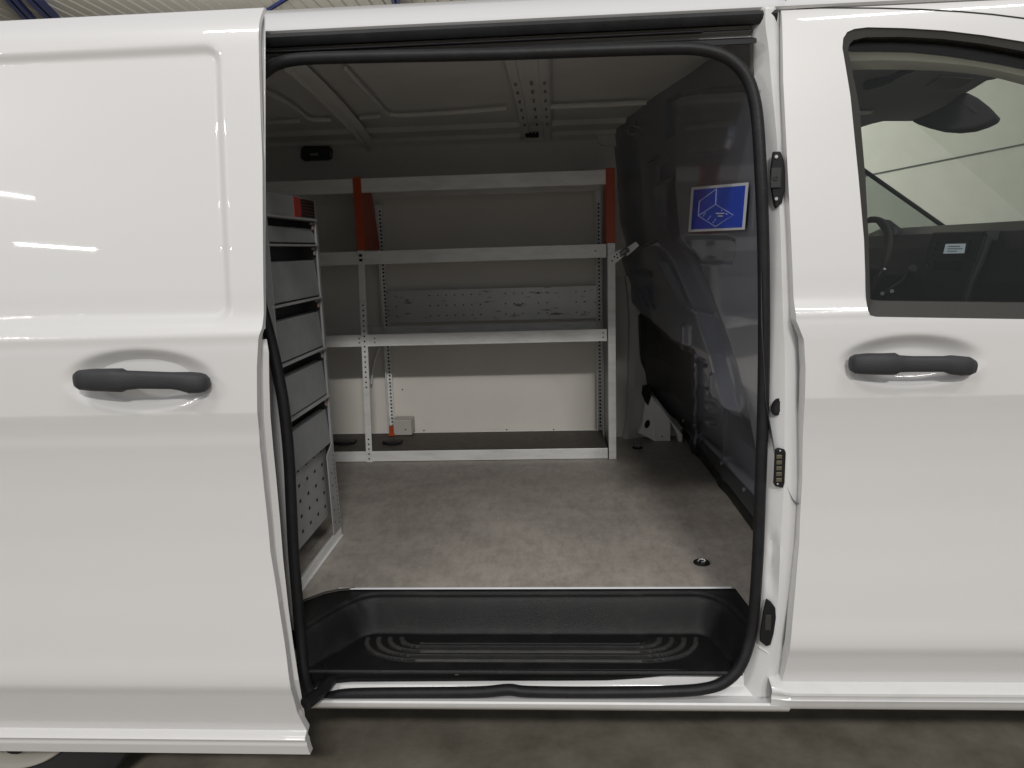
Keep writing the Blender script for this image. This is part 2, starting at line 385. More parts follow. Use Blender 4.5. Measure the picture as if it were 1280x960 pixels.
# dark frit band inside the upper glass
ub = [(1066, 62), (1130, 62), (1180, 65), (1280, 80), (1400, 110), (1400, 60), (1060, 45)]
hf = [(1061, 470-15), (1063, 447, 463, .016, .006)]
hs2 = [(1061, 450, 458, .010, .003), (1063, 446, 463, .013, .009), (1069, 443, 467, .016, .014), (1085, 441.5, 468, .018, .016), (1105, 441.5, 468.5, .020, .016), (1118, 441, 468.5, .020, .016), (1124, 444, 465.5, .022, .011), (1140, 445, 465, .024, .010),
       (1180, 445, 465, .024, .010), (1188, 444, 468, .021, .013), (1200, 445, 469.5, .018, .015), (1211, 446, 469, .016, .014), (1218, 450, 466, .013, .010), (1221, 454, 461, .011, .004)]
handle('front', hs2, -.010, fd)

# ---- roof rail and outer roof
RZ = float(aY(640, 26.5, .08)[2])
mb = MB(); G = []; G2 = []
for x in np.linspace(-3.3, 1.9, 53):
    dz = -.030*sm(.75, 1.9, x)                        # falls away towards the windscreen
    rail = [(.100, RZ-.001), (.086, RZ), (.0815, RZ+.004), (.082, 1.735), (.092, 1.742), (.096, 1.746), (.112, 1.762), (.17, 1.80), (.35, 1.855), (.6, 1.885), (.9, 1.90), (1.2, 1.885), (1.45, 1.855), (1.63, 1.80), (1.70, 1.74)]
    if x < 1.16: G.append([(x, y, z+dz) for y, z in rail])
    if x > 1.05: G2.append([(x, y, z+dz) for y, z in rail[:8]])
G = np.array(G); G2 = np.array(G2)
def rail_obj():
    o = MB(); o.grid(G); o.grid(G2[1:]+np.array([0, .0005, 0])); return o.build('roof', WHITE, van, sharp=25, solid=.0)
roof = rail_obj()
# door top cap strip: the roof rail above the front door has a gutter line
mb = MB(); mb.tube([side_at(px, py)+np.array([0, -.0005, 0]) for px, py in [(976, 10.5), (1040, 10), (1100, 10.3), (1150, 11.8), (1200, 14.5), (1240, 18), (1280, 23), (1330, 31), (1400, 44)]], .0014, 8); mb.build('roof_gutter', TRIM, roof)

# ---- top track channel above the opening
def ext_x(prof, x0, x1, name, m, parent, dz0=0., dz1=0., smooth=True, sharp=30, solid=None, n=2):
    G = np.array([[(x, y, z+dz0+(dz1-dz0)*(x-x0)/(x1-x0)) for y, z in prof] for x in np.linspace(x0, x1, n)])
    mb = MB(); mb.grid(G, smooth=smooth); return mb.build(name, m, parent, sharp=sharp, solid=solid)
xt0, xt1 = -1.7, float(aY(942, 45, .06)[0])
zt = lambda py, y, px=640: float(aY(px, py, y)[2])
ext_x([(.100, zt(27, .10)), (.100, zt(29, .10)), (.094, zt(31, .094)), (.085, zt(34, .085)), (.090, zt(44, .09)), (.135, zt(45, .135)), (.14, zt(50, .14)), (.10, zt(51, .10)), (.100, zt(53, .10)), (.16, zt(53, .16)), (.16, zt(60, .16)), (.10, zt(60, .10)), (.06, zt(62, .06)), (.06, zt(68, .06)), (.12, zt(69, .12))],
      xt0, float(aY(946, 45, .06)[0]), 'track_channel', BLACK, van)
ext_x([(.080, zt(28, .08)), (.078, zt(32, .078)), (.080, zt(38, .08)), (.086, zt(44, .086)), (.10, zt(46, .1)), (.10, zt(29, .1)), (.08, zt(28, .08))], xt0, float(aY(973, 20, .075)[0]), 'track_cover', RUBBER, van)
ext_x([(.088, zt(49.5, .088)), (.086, zt(50.5, .086)), (.088, zt(51.8, .088)), (.12, zt(51.5, .12)), (.12, zt(50, .12)), (.088, zt(49.5, .088))], xt0, float(aY(880, 45, .075)[0]), 'guide_rail', mat('dark_rail_steel', (.06, .06, .065), .35, metal=.6), van)

# ---- door seal: one rubber tube round the opening
seal = [(300, 112), (328, 92), (346, 80), (380, 73.5), (460, 71), (560, 69), (640, 67), (740, 63.5), (820, 61), (868, 61), (900, 68), (922, 82), (936, 102), (944, 130), (948, 165), (951, 220), (954, 300), (955, 400), (954, 500), (950, 620), (947, 700), (942, 770),
        (936, 805), (925, 833), (908, 851), (885, 860), (840, 864), (740, 865.5), (660, 864.5), (636, 862), (600, 865), (524, 866), (470, 866.5), (430, 868), (402, 873), (388, 866), (380, 840), (375, 790), (371, 740), (367, 690), (364, 630), (361, 570), (355, 510), (347, 465), (338, 425), (326, 380), (314, 330), (306, 240), (302, 150)]
def seal_y(py): return .028
pts = [aY(px, py, .040+.02*sm(250, 60, py)+(-.02)*sm(780, 860, py)) for px, py in catmull([np.array(q) for q in seal], 5, True)]
mb = MB(); mb.tube(pts, .0125, 12, closed=True, up=(0, 1, 0), ry=.0118); mb.build('door_seal', RUBBER, van, sharp=60)

# ---- B pillar jamb with latch hardware
rows = [(8, 925, 942, 957, 967, 978), (32, 925, 942, 957, 968, 979), (62, 928, 943, 961, 970, 981), (100, 930, 944, 964, 972, 983), (150, 938, 950, 969, 975, 985), (200, 942, 955, 973, 979, 988), (260, 944, 958, 975, 982, 992), (330, 945, 960, 977, 986, 997), (400, 946, 961, 979, 988, 1008), (440, 945, 961, 981, 990, 1015),
        (520, 943, 959, 981, 990, 1013), (600, 941, 957, 980, 988, 1010), (655, 939, 955, 977, 986, 1008), (700, 937, 953, 975, 984, 1005), (760, 931, 948, 972, 981, 1000), (800, 925, 944, 968, 977, 994), (830, 915, 934, 962, 972, 986), (855, 905, 928, 953, 965, 983), (872, 900, 925, 950, 962, 983)]
G = []
Rs = []
for r in rows: Rs.append(np.array(r, float))
Rs = catmull(Rs, 4)
for r in Rs:
    py = r[0]; yb = .055*sm(500, 20, py)
    ys = [.075, .048+.4*yb*0, .022, .026, .055]
    ys = [y_+yb for y_ in ys]
    # pressed hollow between y 655 and 745
    G.append([aY(r[2]-5, py, ys[1]+.03)] + [aY(px, py, y_) for px, y_ in zip(r[2:], ys[1:])])
G = np.array(G)
# refine columns
def refine(G, n):
    out = []
    for row in G:
        rr = []
        for a, b_ in zip(row[:-1], row[1:]):
            for j in range(n): rr.append(a+(b_-a)*j/n)
        rr.append(row[-1]); out.append(rr)
    return np.array(out)
G = refine(G, 5)
for i in range(G.shape[0]):
    for j in range(G.shape[1]):
        qx, qy = proj(G[i, j])
        d1 = poly_sdf(np.array([qx]), np.array([qy]), [(960, 663), (978, 676), (972, 700), (972, 742), (955, 724), (962, 690)])[0]
        G[i, j, 1] += .010*(1-sm(-5, 1.5, d1))
        d2 = rrect_sdf(qx, qy, 958, 984, 180, 262, 9); G[i, j, 1] += .003*(1-float(sm(-3, 2, d2)))
mb = MB(); mb.grid(G); jamb = mb.build('door_jamb', JAMB, van, sharp=40, solid=.003)
def jy(py): return .022+.055*float(sm(500, 20, py))
def plate(poly, depth, name, m, dy=0., bev=.002):
    py0 = sum(q[1] for q in poly)/len(poly); y = jy(py0)-.001+dy
    P = [aY(px, py, y) for px, py in poly]; mb = MB(); mb.prism(P, (0, -depth, 0)); return mb.build(name, m, jamb, bevel=bev)
st = plate([(965, 190), (974, 190), (978, 200), (979, 212), (979, 240), (976, 254), (968, 261), (965, 250), (963, 236), (962, 214)], .010, 'striker', BLACK, dy=.004)
y = jy(220)
mb = MB(); p = aY(970, 222, y-.011); mb.disc(p, (0, -1, 0), .0055, 14, 0, .003); mb.disc(p+np.array([0, -.0035, 0]), (0, -1, 0), .0025, 12, 1); mb.box(p[0]-.009, p[0]+.009, p[1]-.001, p[1]+.004, p[2]-.018, p[2]+.018, 0)
mb.build('striker_socket', [mat('socket_plastic', (.014, .014, .015), .5), HOLE], st)
for q in ((970, 248.5), (970, 196)): MB().disc(aY(*q, y-.008), (0, -1, 0), .0032, 10, 0, .003).build('bolt', STEEL, st)
# bump stop
mb = MB(); p = aY(971, 508, .034); mb.disc(p, (.15, -1, 0), .0115, 20, 0, .006, r2=.018); p2 = p+np.array([.0012, -.0065, 0]); mb.disc(p2, (.15, -1, 0), .008, 18, 1, .0006, r2=.0125)
mb.build('bump_stop', [BLACK, HOLE], jamb, bevel=.002)
# contact plate
cpp = plate([(968, 561), (972, 559), (980, 561), (981.5, 565), (980, 603), (978, 609), (968, 607), (966, 603)], .006, 'contact_plate', BLACK, dy=.003)
mb = MB()
for i in range(5):
    p = aY(974-.1*i, 571+7.2*i, .0185); mb.box(p[0]-.0055, p[0]+.0055, p[1]-.001, p[1]+.006, p[2]-.004, p[2]+.004, 0)
for q in ((975, 563.5), (972, 605)): mb.disc(aY(*q, .018), (0, -1, 0), .002, 10, 1, .0015)
mb.build('contact_pad', [mat('brass_contact', (.13, .115, .075), .4, metal=.5), STEEL], cpp, bevel=.001)
# lower latch
ll = plate([(957, 747), (963, 751), (968, 758), (969, 770), (966, 790), (962, 804), (957, 806), (949, 800), (949, 790), (953, 765)], .008, 'lower_latch', BLACK, dy=.008)
mb = MB(); p = aY(960, 776, .022); mb.box(p[0]-.006, p[0]+.006, p[1]-.003, p[1]+.006, p[2]-.02, p[2]+.014, 0)
mb.disc(aY(955, 799, .024), (0, -1, 0), .0035, 10, 1, .002); mb.disc(aY(961, 758, .024), (0, -1, 0), .0035, 10, 0, .002); mb.build('latch_bolt', [TRIM, STEEL], ll, bevel=.001)
# jamb weld seam
mb = MB(); mb.tube([aY(949, 809, .036), aY(957, 814, .028), aY(964, 819.5, .024), aY(975, 821, .028), aY(984, 821, .04)], .0016, 8); mb.build('jamb_seam', JAMB, jamb)

# ---- sills
def zs_(py, y, px=640): return float(aY(px, py, y)[2])
ext_x([(.25, .395), (.12, .392), (.052, zs_(839, .052)), (.048, zs_(842, .048)), (.044, zs_(855, .044)), (.040, zs_(858, .040)), (.030, zs_(868, .03)), (.012, zs_(874, .012)), (-.001, zs_(877, -.001)), (-.004, zs_(880, -.004)), (-.002, zs_(884.5, -.002)), (.006, zs_(885, .006)-.004), (.10, .335)],
      float(aY(387, 885, 0)[0]), .47, 'sill', JAMB, van, sharp=50, n=8)
mb = MB()                                              # rocker under the front door
G = []
for x in np.concatenate([np.linspace(.43, .50, 8), np.linspace(.52, 1.8, 10)]):
    t = float(sm(.43, .475, x))
    pr_ = [(.05, .412), (.03, .410), (-.004-.006*t, .405-.003), (-.008-.010*t, .396), (-.008-.010*t, .390), (-.004-.004*t, .383), (-.004-.004*t, .379), (-.006-.006*t, .375), (-.004-.004*t, .367), (-.004-.002*t, .361), (-.002, .352), (.004, .3465), (.10, .335)]
    G.append([(x, y, z) for y, z in pr_])
mb.grid(np.array(G)); mb.build('rocker_panel', JAMB, van, sharp=40)
mb = MB(); mb.box(-3.2, 2.3, .09, 1.72, .30, .36); mb.box(-3.1, 2.2, .3, 1.6, .24, .31); mb.build('underbody', UNDER, van)

# ---- step tray
xl0, xr0 = float(aZ(384, 835, .412)[0])-.01, float(aZ(928, 833, .412)[0])+.005
xa, xb = xl0-.07, xr0+.035
nx, ny = 330, 80
xs = np.linspace(xa, xb, nx); ys = np.linspace(.026, .275, ny); Xg, Yg = np.meshgrid(xs, ys); Xg = np.minimum(Xg, xr0+.003+.032*sm(.06, .12, Yg))
px0, px1 = float(aZ(462, 782, .41)[0]), float(aZ(880, 782, .41)[0])
fx0 = np.interp(Yg, [.03, .20], [xl0+.012, px0]); fx1 = np.interp(Yg, [.03, .20], [xr0-.012, px1])
dx = np.maximum(fx0-Xg, Xg-fx1); dy = Yg-.200
qx, qy = np.maximum(dx+.03, 0), np.maximum(dy+.03, 0)
d = np.hypot(qx, qy)+np.minimum(np.maximum(dx+.03, dy+.03), 0)-.03
Zb = .418-.010*np.clip((Yg-.026)/.175, 0, 1); Zg = Zb + (.487-Zb)*sm(-.006, .034, d) + .008*sm(.038, .046, d)
cxx = (px0+px1)/2 - .01; hw = (px1-px0)/2-.015
u = np.maximum(np.abs(Xg-cxx)-(hw-.15), 0)/.15; v = np.maximum(.175-Yg, 0)/.115; rr = (u**2.2+v**2.2)**(1/2.2)
ins = (rr < 1.0) & (Yg < .176)
ridge = sm(-.25, .25, np.sin(rr*2*math.pi*5.5))*sm(.22, .28, rr)*(1-sm(.985, 1.0, rr))*sm(.178, .172, Yg)
Zg = Zg + .0055*ridge*(d < -.004) - .0008*(rr < .2)
G = np.stack([Xg, Yg, Zg], -1)
mb = MB(); mb.grid(G); rf = (ridge[:-1, :-1]+ridge[1:, 1:]+ridge[:-1, 1:]+ridge[1:, :-1])/4; mb.m = [1 if q > .62 else 0 for q in ((rf)*(d[:-1, :-1] < -.004)).reshape(-1)]
fl = [[(x, .026, .418), (x, .022, .4155), (x, .023, .410)] for x in np.linspace(xl0-.02, xr0-.012, 50)]
mb.grid(np.array(fl))
tray = mb.build('step_tray', [TRAY, mat('worn_tread_plastic', (.030, .030, .0295), .42, noise=(22, (.055, .053, .05), .4, .75, 8, ONE), bump=(700, .6))], van, sharp=75)
# black undertray lip that curves up to the right
mb = MB(); bot = [(388, 868), (392, 862), (400, 855), (440, 851.5), (640, 850), (700, 850), (760, 849.5), (800, 847), (835, 841), (860, 832)]
top = [(px, 840) for px, _ in bot]; bot[-2:] = [(835, 843.5), (866, 840.5)]
G = np.array([[aY(px, min(py, 900), .038) for px, py in bot], [aY(px, (py+b2)/2, .034) for (px, py), (_, b2) in zip(top, bot)], [aY(px, py, .030) for px, py in top], [aY(px, py-4, .032) for px, py in top]])
mb.grid(G); lip = mb.build('step_lip', BLACK, van, solid=.003)
for q in ((571, 842), (752, 842)):
    p = aY(*q, .031); MB().box(p[0]-.0045, p[0]+.0045, p[1]-.003, p[1]+.003, p[2]-.002, p[2]+.002).build('clip', STEEL, lip, bevel=.001)
# lower door roller arm at the left end of the sill
mb = MB(); mb.tube([aY(421, 838, .05), aY(414, 850, .03), aY(400, 866, -.02), aY(382, 880, -.06)], [.012, .012, .013, .014], 10); mb.tube([aY(406, 832, .045), aY(406, 846, .045)], .011, 14); mb.tube([aY(406, 829, .045), aY(406, 832, .045)], .005, 10); mb.build('roller_arm', BLACK, van)

# ---- cargo floor (board with a rounded notch for the step)
xl_, xr_ = float(aZ(395, 741, .5)[0]), float(aZ(925, 735, .5)[0])
notch = [(xl_-.06, .10), (xl_-.02, .185), (xl_+.02, .228), (xl_+.055, .245), (xl_+.09, .250), (xr_-.01, .250), (xr_+.005, .10)]
poly = [(-2.4, .10), *notch, (.56, .10), (.56, 1.72), (-2.4, 1.72)]
mb = MB(); mb.prism([(x, y, .4968) for x, y in poly], (0, 0, .0032)); floor_ = mb.build('cargo_floor', PLY, van)
mb = MB(); mb.box(xl_+.05, xr_-.02, .2465, .2505, .4985, .5015); mb.build('floor_edge_trim', LABELW, floor_)
mb = MB(); mb.tube([(*notch[i], .5) for i in range(5)], .0022, 8); mb.build('notch_edge', TRIM, floor_)
def ring(px, py, r):
    p = aZ(px, py, .5); mb = MB()
    mb.disc(p+np.array([0, 0, .0006]), (0, 0, 1), r, 28, 0, .0012)
    mb.tube([p+np.array([r*.93*math.cos(t), r*.93*math.sin(t), .002]) for t in np.linspace(0, 2*math.pi, 28, endpoint=False)], .0025, 8, 1, closed=True, up=(0, 0, 1))
    mb.tube([p+np.array([-r*.5, 0, .004]), p+np.array([-r*.2, r*.25, .009]), p+np.array([r*.3, r*.2, .009]), p+np.array([r*.5, 0, .004])], .003, 8, 2)
    mb.disc(p+np.array([r*.1, -.004, .002]), (0, 0, 1), r*.25, 12, 2, .004)
    return mb.build('lashing_ring', [HOLE, RUBBER, STEEL], floor_)
ring(877, 704, .020); ring(797, 560, .020)

# ---- far wall lining
WY = 1.70
def nudge(a): return np.array(a)
mb = MB(); mb.box(-2.4, .60, WY, WY+.012, .50, 1.60); lining = mb.build('wall_lining', WALLW, van)
for px, py in ((692, 537), (633.5, 537), (530, 538), (503, 487)):
    MB().disc(aY(px, py, WY), (0, -1, 0), .0032, 8, 0, .002).build('lining_screw', HOLE, lining)
# upper cove: curved metal side above the lining running into the roof skin
cove = [(WY-.006, 1.56), (WY-.010, 1.60), (WY-.014, 1.68), (WY-.03, 1.725), (WY-.045, 1.738), (WY-.055, 1.742), (WY-.062, 1.757), (WY-.10, 1.763), (WY-.14, 1.767), (WY-.155, 1.784), (WY-.3, 1.795), (1.0, 1.805), (.5, 1.795), (.2, 1.775), (.13, 1.755), (.12, 1.70), (.10, 1.68)]
ch = ext_x([(y, z) for y, z in cove], -2.4, .60, 'roof_lining', ROOFI, van, sharp=25, n=2)
# pressed stiffening panels of the roof skin, drawn as raised beads
mb = MB()
def bead(pts, r=.006, z=1.782, mi=0):
    mb.tube([aZ(px, py, z) for px, py in pts], r, 8, mi, ry=r*1.4)
bead([(432, 86), (445, 100), (462, 118), (480, 138), (486, 143), (500, 144), (560, 141), (600, 138), (634, 135)], .005)
bead([(328, 112), (352, 124), (372, 137), (385, 148), (395, 150), (414, 149.5)], .005)
bead([(450, 147), (475, 145)], .005)
bead([(326, 154), (376, 151)], .005)
bead([(680, 133.5), (720, 132), (760, 130.5), (808, 128)], .006)
mb.build('roof_bead', ROOFI, ch)
# roof bow crossing to the far side
A0, A1 = aZ(364, 80, 1.775), aZ(470, 186, 1.735)
pts = [aZ(364, 80, 1.780), aZ(395, 108, 1.782), aZ(420, 133, 1.780), aZ(443, 158, 1.765), aZ(458, 176, 1.745), aZ(467, 188, 1.722)]
mb = MB(); mb.tube(pts, .011, 8, ry=[.034, .034, .034, .032, .026, .02], up=(0, 0, 1)); mb.tube([q+np.array([-.012, 0, -.012]) for q in pts], .008, 8); mb.build('roof_bow', ROOFI, ch)
bx = float(aZ(665, 120, 1.78)[0])
mb = MB(); G = []
for y, z in [(.2, 1.760), (.6, 1.782), (1.0, 1.789), (1.4, 1.778), (1.55, 1.772), (1.62, 1.752), (1.655, 1.735)]:
    G.append([(bx-.062, y, z+.004), (bx-.055, y, z-.006), (bx-.03, y, z-.009), (bx-.026, y, z-.004), (bx+.026, y, z-.004), (bx+.03, y, z-.009), (bx+.055, y, z-.006), (bx+.062, y, z+.004)])
mb.grid(np.array(G), smooth=False)
for i, y in enumerate(np.linspace(.85, 1.5, 6)):
    for dx_ in (-.042, .004, .042):
        z = np.interp(y, [.6, 1., 1.4, 1.55], [1.782, 1.789, 1.778, 1.772])-.0105
        mb.box(bx+dx_-.004, bx+dx_+.004, y-.014, y+.010, z-.002, z+.003, 1)
mb.build('roof_bow', [ROOFI, mat('bow_slot', (.2, .2, .19), .6)], ch)
# black socket under that bow, small interior lamp, dark oval clip
p = aY(665, 163, 1.63); mb = MB(); mb.box(p[0]-.026, p[0]+.026, 1.60, 1.68, p[2]-.026, p[2]+.022); 
for i in (-1, 0, 1): mb.box(p[0]+i*.014-.003, p[0]+i*.014+.003, 1.595, 1.602, p[2]-.018, p[2]+.0, 1)
mb.build('wiring_socket', [HOLE, ALUD], ch, bevel=.004)
mb = MB(); mb.tube([aY(649, 174.5, 1.66), aY(652, 175, 1.62), aY(677, 173, 1.62)], .003, 6); mb.tube([aY(560, 165.3, 1.64), aY(651, 163, 1.64), aY(651, 174, 1.64)], .0025, 6); mb.tube([aY(678, 160, 1.64), aY(720, 158.5, 1.64), aY(760, 157, 1.64)], .003, 6); mb.build('cant_rail_edge', ALU, ch)
mb = MB(); p = [aY(px, py, 1.665) for px, py in [(379, 186), (384, 183), (413, 183.5), (417, 187), (416, 199), (411, 201), (382, 202), (378, 198)]]; mb.prism(p, (0, -.03, 0)); lamp = mb.build('interior_lamp', mat('smoked_lamp_cover', (.03, .035, .035), .2), ch, bevel=.005)
mb = MB(); q = aY(394, 193, 1.634); mb.box(q[0]-.02, q[0]+.012, q[1]-.002, q[1]+.002, q[2]-.004, q[2]+.004); mb.build('lamp_switch', ALUD, lamp)
mb = MB(); p = [aY(px, py, 1.655) for px, py in [(745, 158), (790, 155), (792, 186), (786, 190), (776, 184), (765, 182), (752, 181), (748, 178)]]; mb.prism(p, (0, .02, 0)); mb.disc(aY(766, 165, 1.654), (0, -1, 0), .006, 10, 1, .002); mb.build('corner_bracket', [ROOFI, HOLE], ch, bevel=.004)

# light body pillar and wheel-arch bracket beside the bulkhead
mb = MB(); G = []
for py, a, b_, c_, d_ in [(345, 768, 780, 790, 800), (368, 768, 783, 792, 803), (400, 768, 785, 795, 805), (470, 768, 784, 794, 803), (520, 768, 782, 790, 803), (545, 768, 778, 786, 797), (556, 768, 774, 780, 786)]:
    G.append([aY(a, py, 1.70), aY(b_, py, 1.695), aY(b_+2, py, 1.665), aY(c_, py, 1.655), aY(d_, py, 1.665), aY(d_+14, py, 1.69)])
mb.grid(np.array(G)); mb.build('side_pillar', mat('pillar_paint', (.6, .58, .54), .5), van, sharp=30)
mb = MB()
mb.prism([aY(*q, 1.61) for q in [(806, 488), (814, 494), (822, 500), (836, 520), (838, 552), (819, 552), (812, 548), (797, 541), (803, 530), (806, 505)]], (0, .05, 0))
mb.prism([aY(*q, 1.59) for q in [(813, 493), (817, 498), (842, 530), (853, 543), (853, 552), (848, 552), (846, 542), (838, 527), (820, 505)]], (0, .05, 0))
mb.prism([aY(*q, 1.60) for q in [(816, 500), (838, 525), (838, 551), (820, 551)]], (0, .01, 0))
br = mb.build('wheel_arch_bracket', mat('bright_bracket_paint', (.86, .85, .82), .4), van, bevel=.004)
MB().disc(aY(809, 530, 1.608), (0, -1, 0), .010, 20, 0, .004, r2=.018).build('bracket_hole', HOLE, br)
MB().disc(aY(827.5, 545.5, 1.588), (0, -1, 0), .0028, 10, 0, .003).build('bracket_hole', HOLE, br)
mb = MB(); mb.prism([aY(*q, 1.606) for q in [(803, 482), (812, 480), (815, 492), (812, 500), (810, 507), (806, 502), (802, 492)]], (0, -.006, 0)); mb.build('bracket_hole', HOLE, br)

# ---- bulkhead
bh_z = [.50, .53, .60, .73, .86, 1.0, 1.15, 1.28, 1.40, 1.60, 1.80]
bh_far = [.553, .546, .47, .375, .352, .345, .338, .300, .270, .255, .235]
bh_near = [.56, .553, .54, .50, .436, .408, .396, .392, .390, .390, .390]
def bh_base(Y, Z):
    fa = np.interp(Z, bh_z, bh_far); ne = np.interp(Z, bh_z, bh_near); t = sm(.55, 1.75, Y)
    # keep the near half almost flat
    return ne*(1-t)+fa*t
PLATE = [(840, 118), (870, 112), (990, 105), (1000, 640), (950, 640), (938, 575), (928, 520), (914, 462), (897, 410), (880, 368), (868, 335), (856, 318), (842, 300), (836, 240), (836, 150)]
MID = [(772, 326), (800, 312), (836, 296), (858, 322), (886, 385), (905, 440), (925, 520), (905, 500), (885, 455), (868, 440), (842, 425), (812, 398), (790, 372), (776, 350)]
def bh_x(Y, Z):
    Xb = bh_base(Y, Z)
    qx, qy = proj(np.stack([Xb, Y, Z], -1))
    dP = poly_sdf(qx, qy, PLATE); up = 1-sm(-9, 5, dP)
    X = Xb + .052*(1-up)*sm(.53, .60, Z)*sm(1.70, 1.45, Y)
    ux, uy = proj(np.stack([X, Y, Z], -1))          # as seen on the set-back lower shell
    dM = poly_sdf(ux, uy, MID); X = X - .034*(1-sm(-5, 3, dM))*(1-up)
    # embossed ribs on the bright plate
    for pts in ([(858, 160), (900, 155), (916, 153), (918, 158), (918, 172), (912, 186), (896, 190), (862, 192)], ):
        dd = poly_sdf(qx, qy, pts); X = X - .012*(1-sm(-2.2, 1.2, dd))
    for pts in ([(856, 296), (908, 296), (918, 300), (919, 312), (914, 330), (862, 328)], ):
        dd = poly_sdf(qx, qy, pts); X = X + .010*(1-sm(-3.0, 1.2, dd))
    # ribs and slots low down
    for a, w, h in (([(871, 408), (871, 570)], 3.2, -.014), ([(906, 470), (906, 600)], 2.5, -.007), ([(803, 395), (803, 470)], 2.6, -.012), ([(806, 360), (818, 385)], 2, -.012), ([(817, 360), (829, 385)], 2, -.012),
                    ([(842, 330), (866, 378), (892, 392)], 1.6, -.012), ([(808, 338), (824, 342)], 3, .012), ([(827, 352), (846, 356)], 3.0, .0)):
        X = X + h*(1-sm(w*.55, w*1.35, seg_dist(ux, uy, a)))*(1-up)
    for i in range(5):
        ex, ey = ux-(891-.8*i), uy-(453+i*18.5); a_ = (ex*.92+ey*.39)/9.0; b_ = (-ex*.39+ey*.92)/5.2
        X = X + .016*(1-sm(.55, 1.05, np.hypot(a_, b_)))*(1-up)
    for pts in ([(812, 126), (830, 116), (830, 165), (812, 175)], [(800, 205), (818, 196), (820, 225), (800, 232)]):
        dd = poly_sdf(qx, qy, pts); X = X + .012*(1-sm(-3, 1, dd))
    return X
Ys = np.concatenate([np.linspace(.035, .55, 120), np.linspace(.556, 1.72, 200)]); Zs = np.linspace(.535, 1.80, 300)
Yg, Zg = np.meshgrid(Ys, Zs); Y0 = .022+.075*sm(1.15, 1.72, Zg); Yg = Y0+(Yg-.035)*(1.72-Y0)/1.685; Xg = bh_x(Yg, Zg)
mb = MB(); G = np.stack([Xg, Yg, Zg], -1); mb.grid(G)
# lower-left faces go darker: shade on the slate metal put into its colour
h, w = Xg.shape; cy = (G[:-1, :-1]+G[1:, 1:])/2
qx, qy = proj(cy.reshape(-1, 3)); dP = poly_sdf(qx, qy, PLATE)
mb.m = [0]*len(mb.f)
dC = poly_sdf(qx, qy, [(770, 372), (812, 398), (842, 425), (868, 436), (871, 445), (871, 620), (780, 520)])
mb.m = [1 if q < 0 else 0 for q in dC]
QX, QY = proj(G)
rib = []
for i in range(0, h, 4):
    j = int(np.argmin(np.abs(QX[i]-871.5)))
    if 441 < QY[i, j] < 562: rib.append(G[i, j]+np.array([-.001, 0, 0]))
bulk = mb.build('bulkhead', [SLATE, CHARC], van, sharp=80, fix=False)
MB().tube(rib, .007, 8, ry=.012).build('pressed_rib', SLATE, bulk)
def bh_hit(px, py, lift=.002):
    x = .40
    for _ in range(40):
        p = aX(px, py, x); x = .6*x+.4*float(bh_x(np.array([p[1]]), np.array([p[2]]))[0])
    return aX(px, py, x-lift)
# kick strip and bolts at its foot
mb = MB(); G = []
for Y in np.linspace(.08, 1.70, 24):
    x0 = float(bh_x(np.array([Y]), np.array([.536]))[0]); G.append([(x0+.004, Y, .5005), (x0-.008, Y, .502), (x0-.012, Y, .512), (x0-.010, Y, .527), (x0+.001, Y, .5375)])
mb.grid(np.array(G)); mb.build('kick_strip', BLACK, bulk, sharp=50)
mb = MB(); G = []
for Y in np.linspace(.10, 1.66, 30):
    x0 = float(np.interp(.54, bh_z, bh_near)); G.append([(bh_x(np.array([Y]), np.array([z]))[0]-.005, Y, z) for z in (.538, .548, .562, .572)])
mb.grid(np.array(G)); mb.build('foot_flange', CHARC, bulk)
for px, py in ((855, 526), (877, 549), (903, 579), (931, 612)): MB().disc(bh_hit(px, py, .004), (-1, -.3, 0), .0065, 12, 0, .005).build('bolt', STEEL, bulk)
mb = MB(); mb.tube([aX(935, 673, .53), aX(934.5, 690, .52)], .006, 8); mb.tube([aX(934, 692, .52), aX(933.5, 706, .52)], .004, 8, 1); mb.build('edge_clip', [JAMB, BLACK], bulk)
# coiled clips on the top edge of the bulkhead
mb = MB()
for cx, cy_ in ((790, 163), (798, 154), (808, 146)):
    c0 = aY(cx, cy_, 1.45)
    mb.tube([c0+np.array([.017*math.cos(t), -.004*t, .017*math.sin(t)]) for t in np.linspace(.6, 5.6, 14)], .0035, 8)
mb.tube([aY(794, 172, 1.45), aY(817, 151, 1.35)], .004, 6)
mb.build('cable_clip', ALUD, bulk)
# small pale stripes of the upper recess
mb = MB()
for a, b_ in (((807, 204), (822, 194)), ((809, 208), (824, 198))): mb.tube([bh_hit(*a), bh_hit(*b_)], .002, 6)
mb.build('recess_edge', ALUD, bulk)

# ---- label on the bulkhead
def quad(c): return [bh_hit(*q, .003) for q in c]
TL, TR, BR, BL = [(850+a/12, 220+b_/12) for a, b_ in ((172, 170), (1025, 95), (966, 803), (122, 841))]
sticker = empty('warning_label', 'blue square label with white border and box outline drawing on the grey bulkhead', 'label')
def flat_on(pts, lift, name, m, th=.0006):
    nrm = None; P = [fit(q, lift) for q in pts]; mb = MB(); mb.prism(P, N_*(-th)); return mb.build(name, m, sticker)
Pq = quad([TL, TR, BR, BL]); N_ = _n(np.cross(Pq[1]-Pq[0], Pq[3]-Pq[0])); 
if np.dot(N_, C-Pq[0]) < 0: N_ = -N_
c0 = sum(Pq)/4 + N_*.004
def fit(q, lift):
    d = ray(*q); t = np.dot(c0+N_*lift-C, N_)/np.dot(d, N_); return C+d*t
z2 = lambda a, b_: (850+a/12, 220+b_/12)
flat_on([TL, TR, BR, BL], 0, 'label_border', LABELW)
flat_on([z2(205, 208), z2(978, 142), z2(926, 768), z2(163, 802)], .0009, 'label_face', BLUEF)
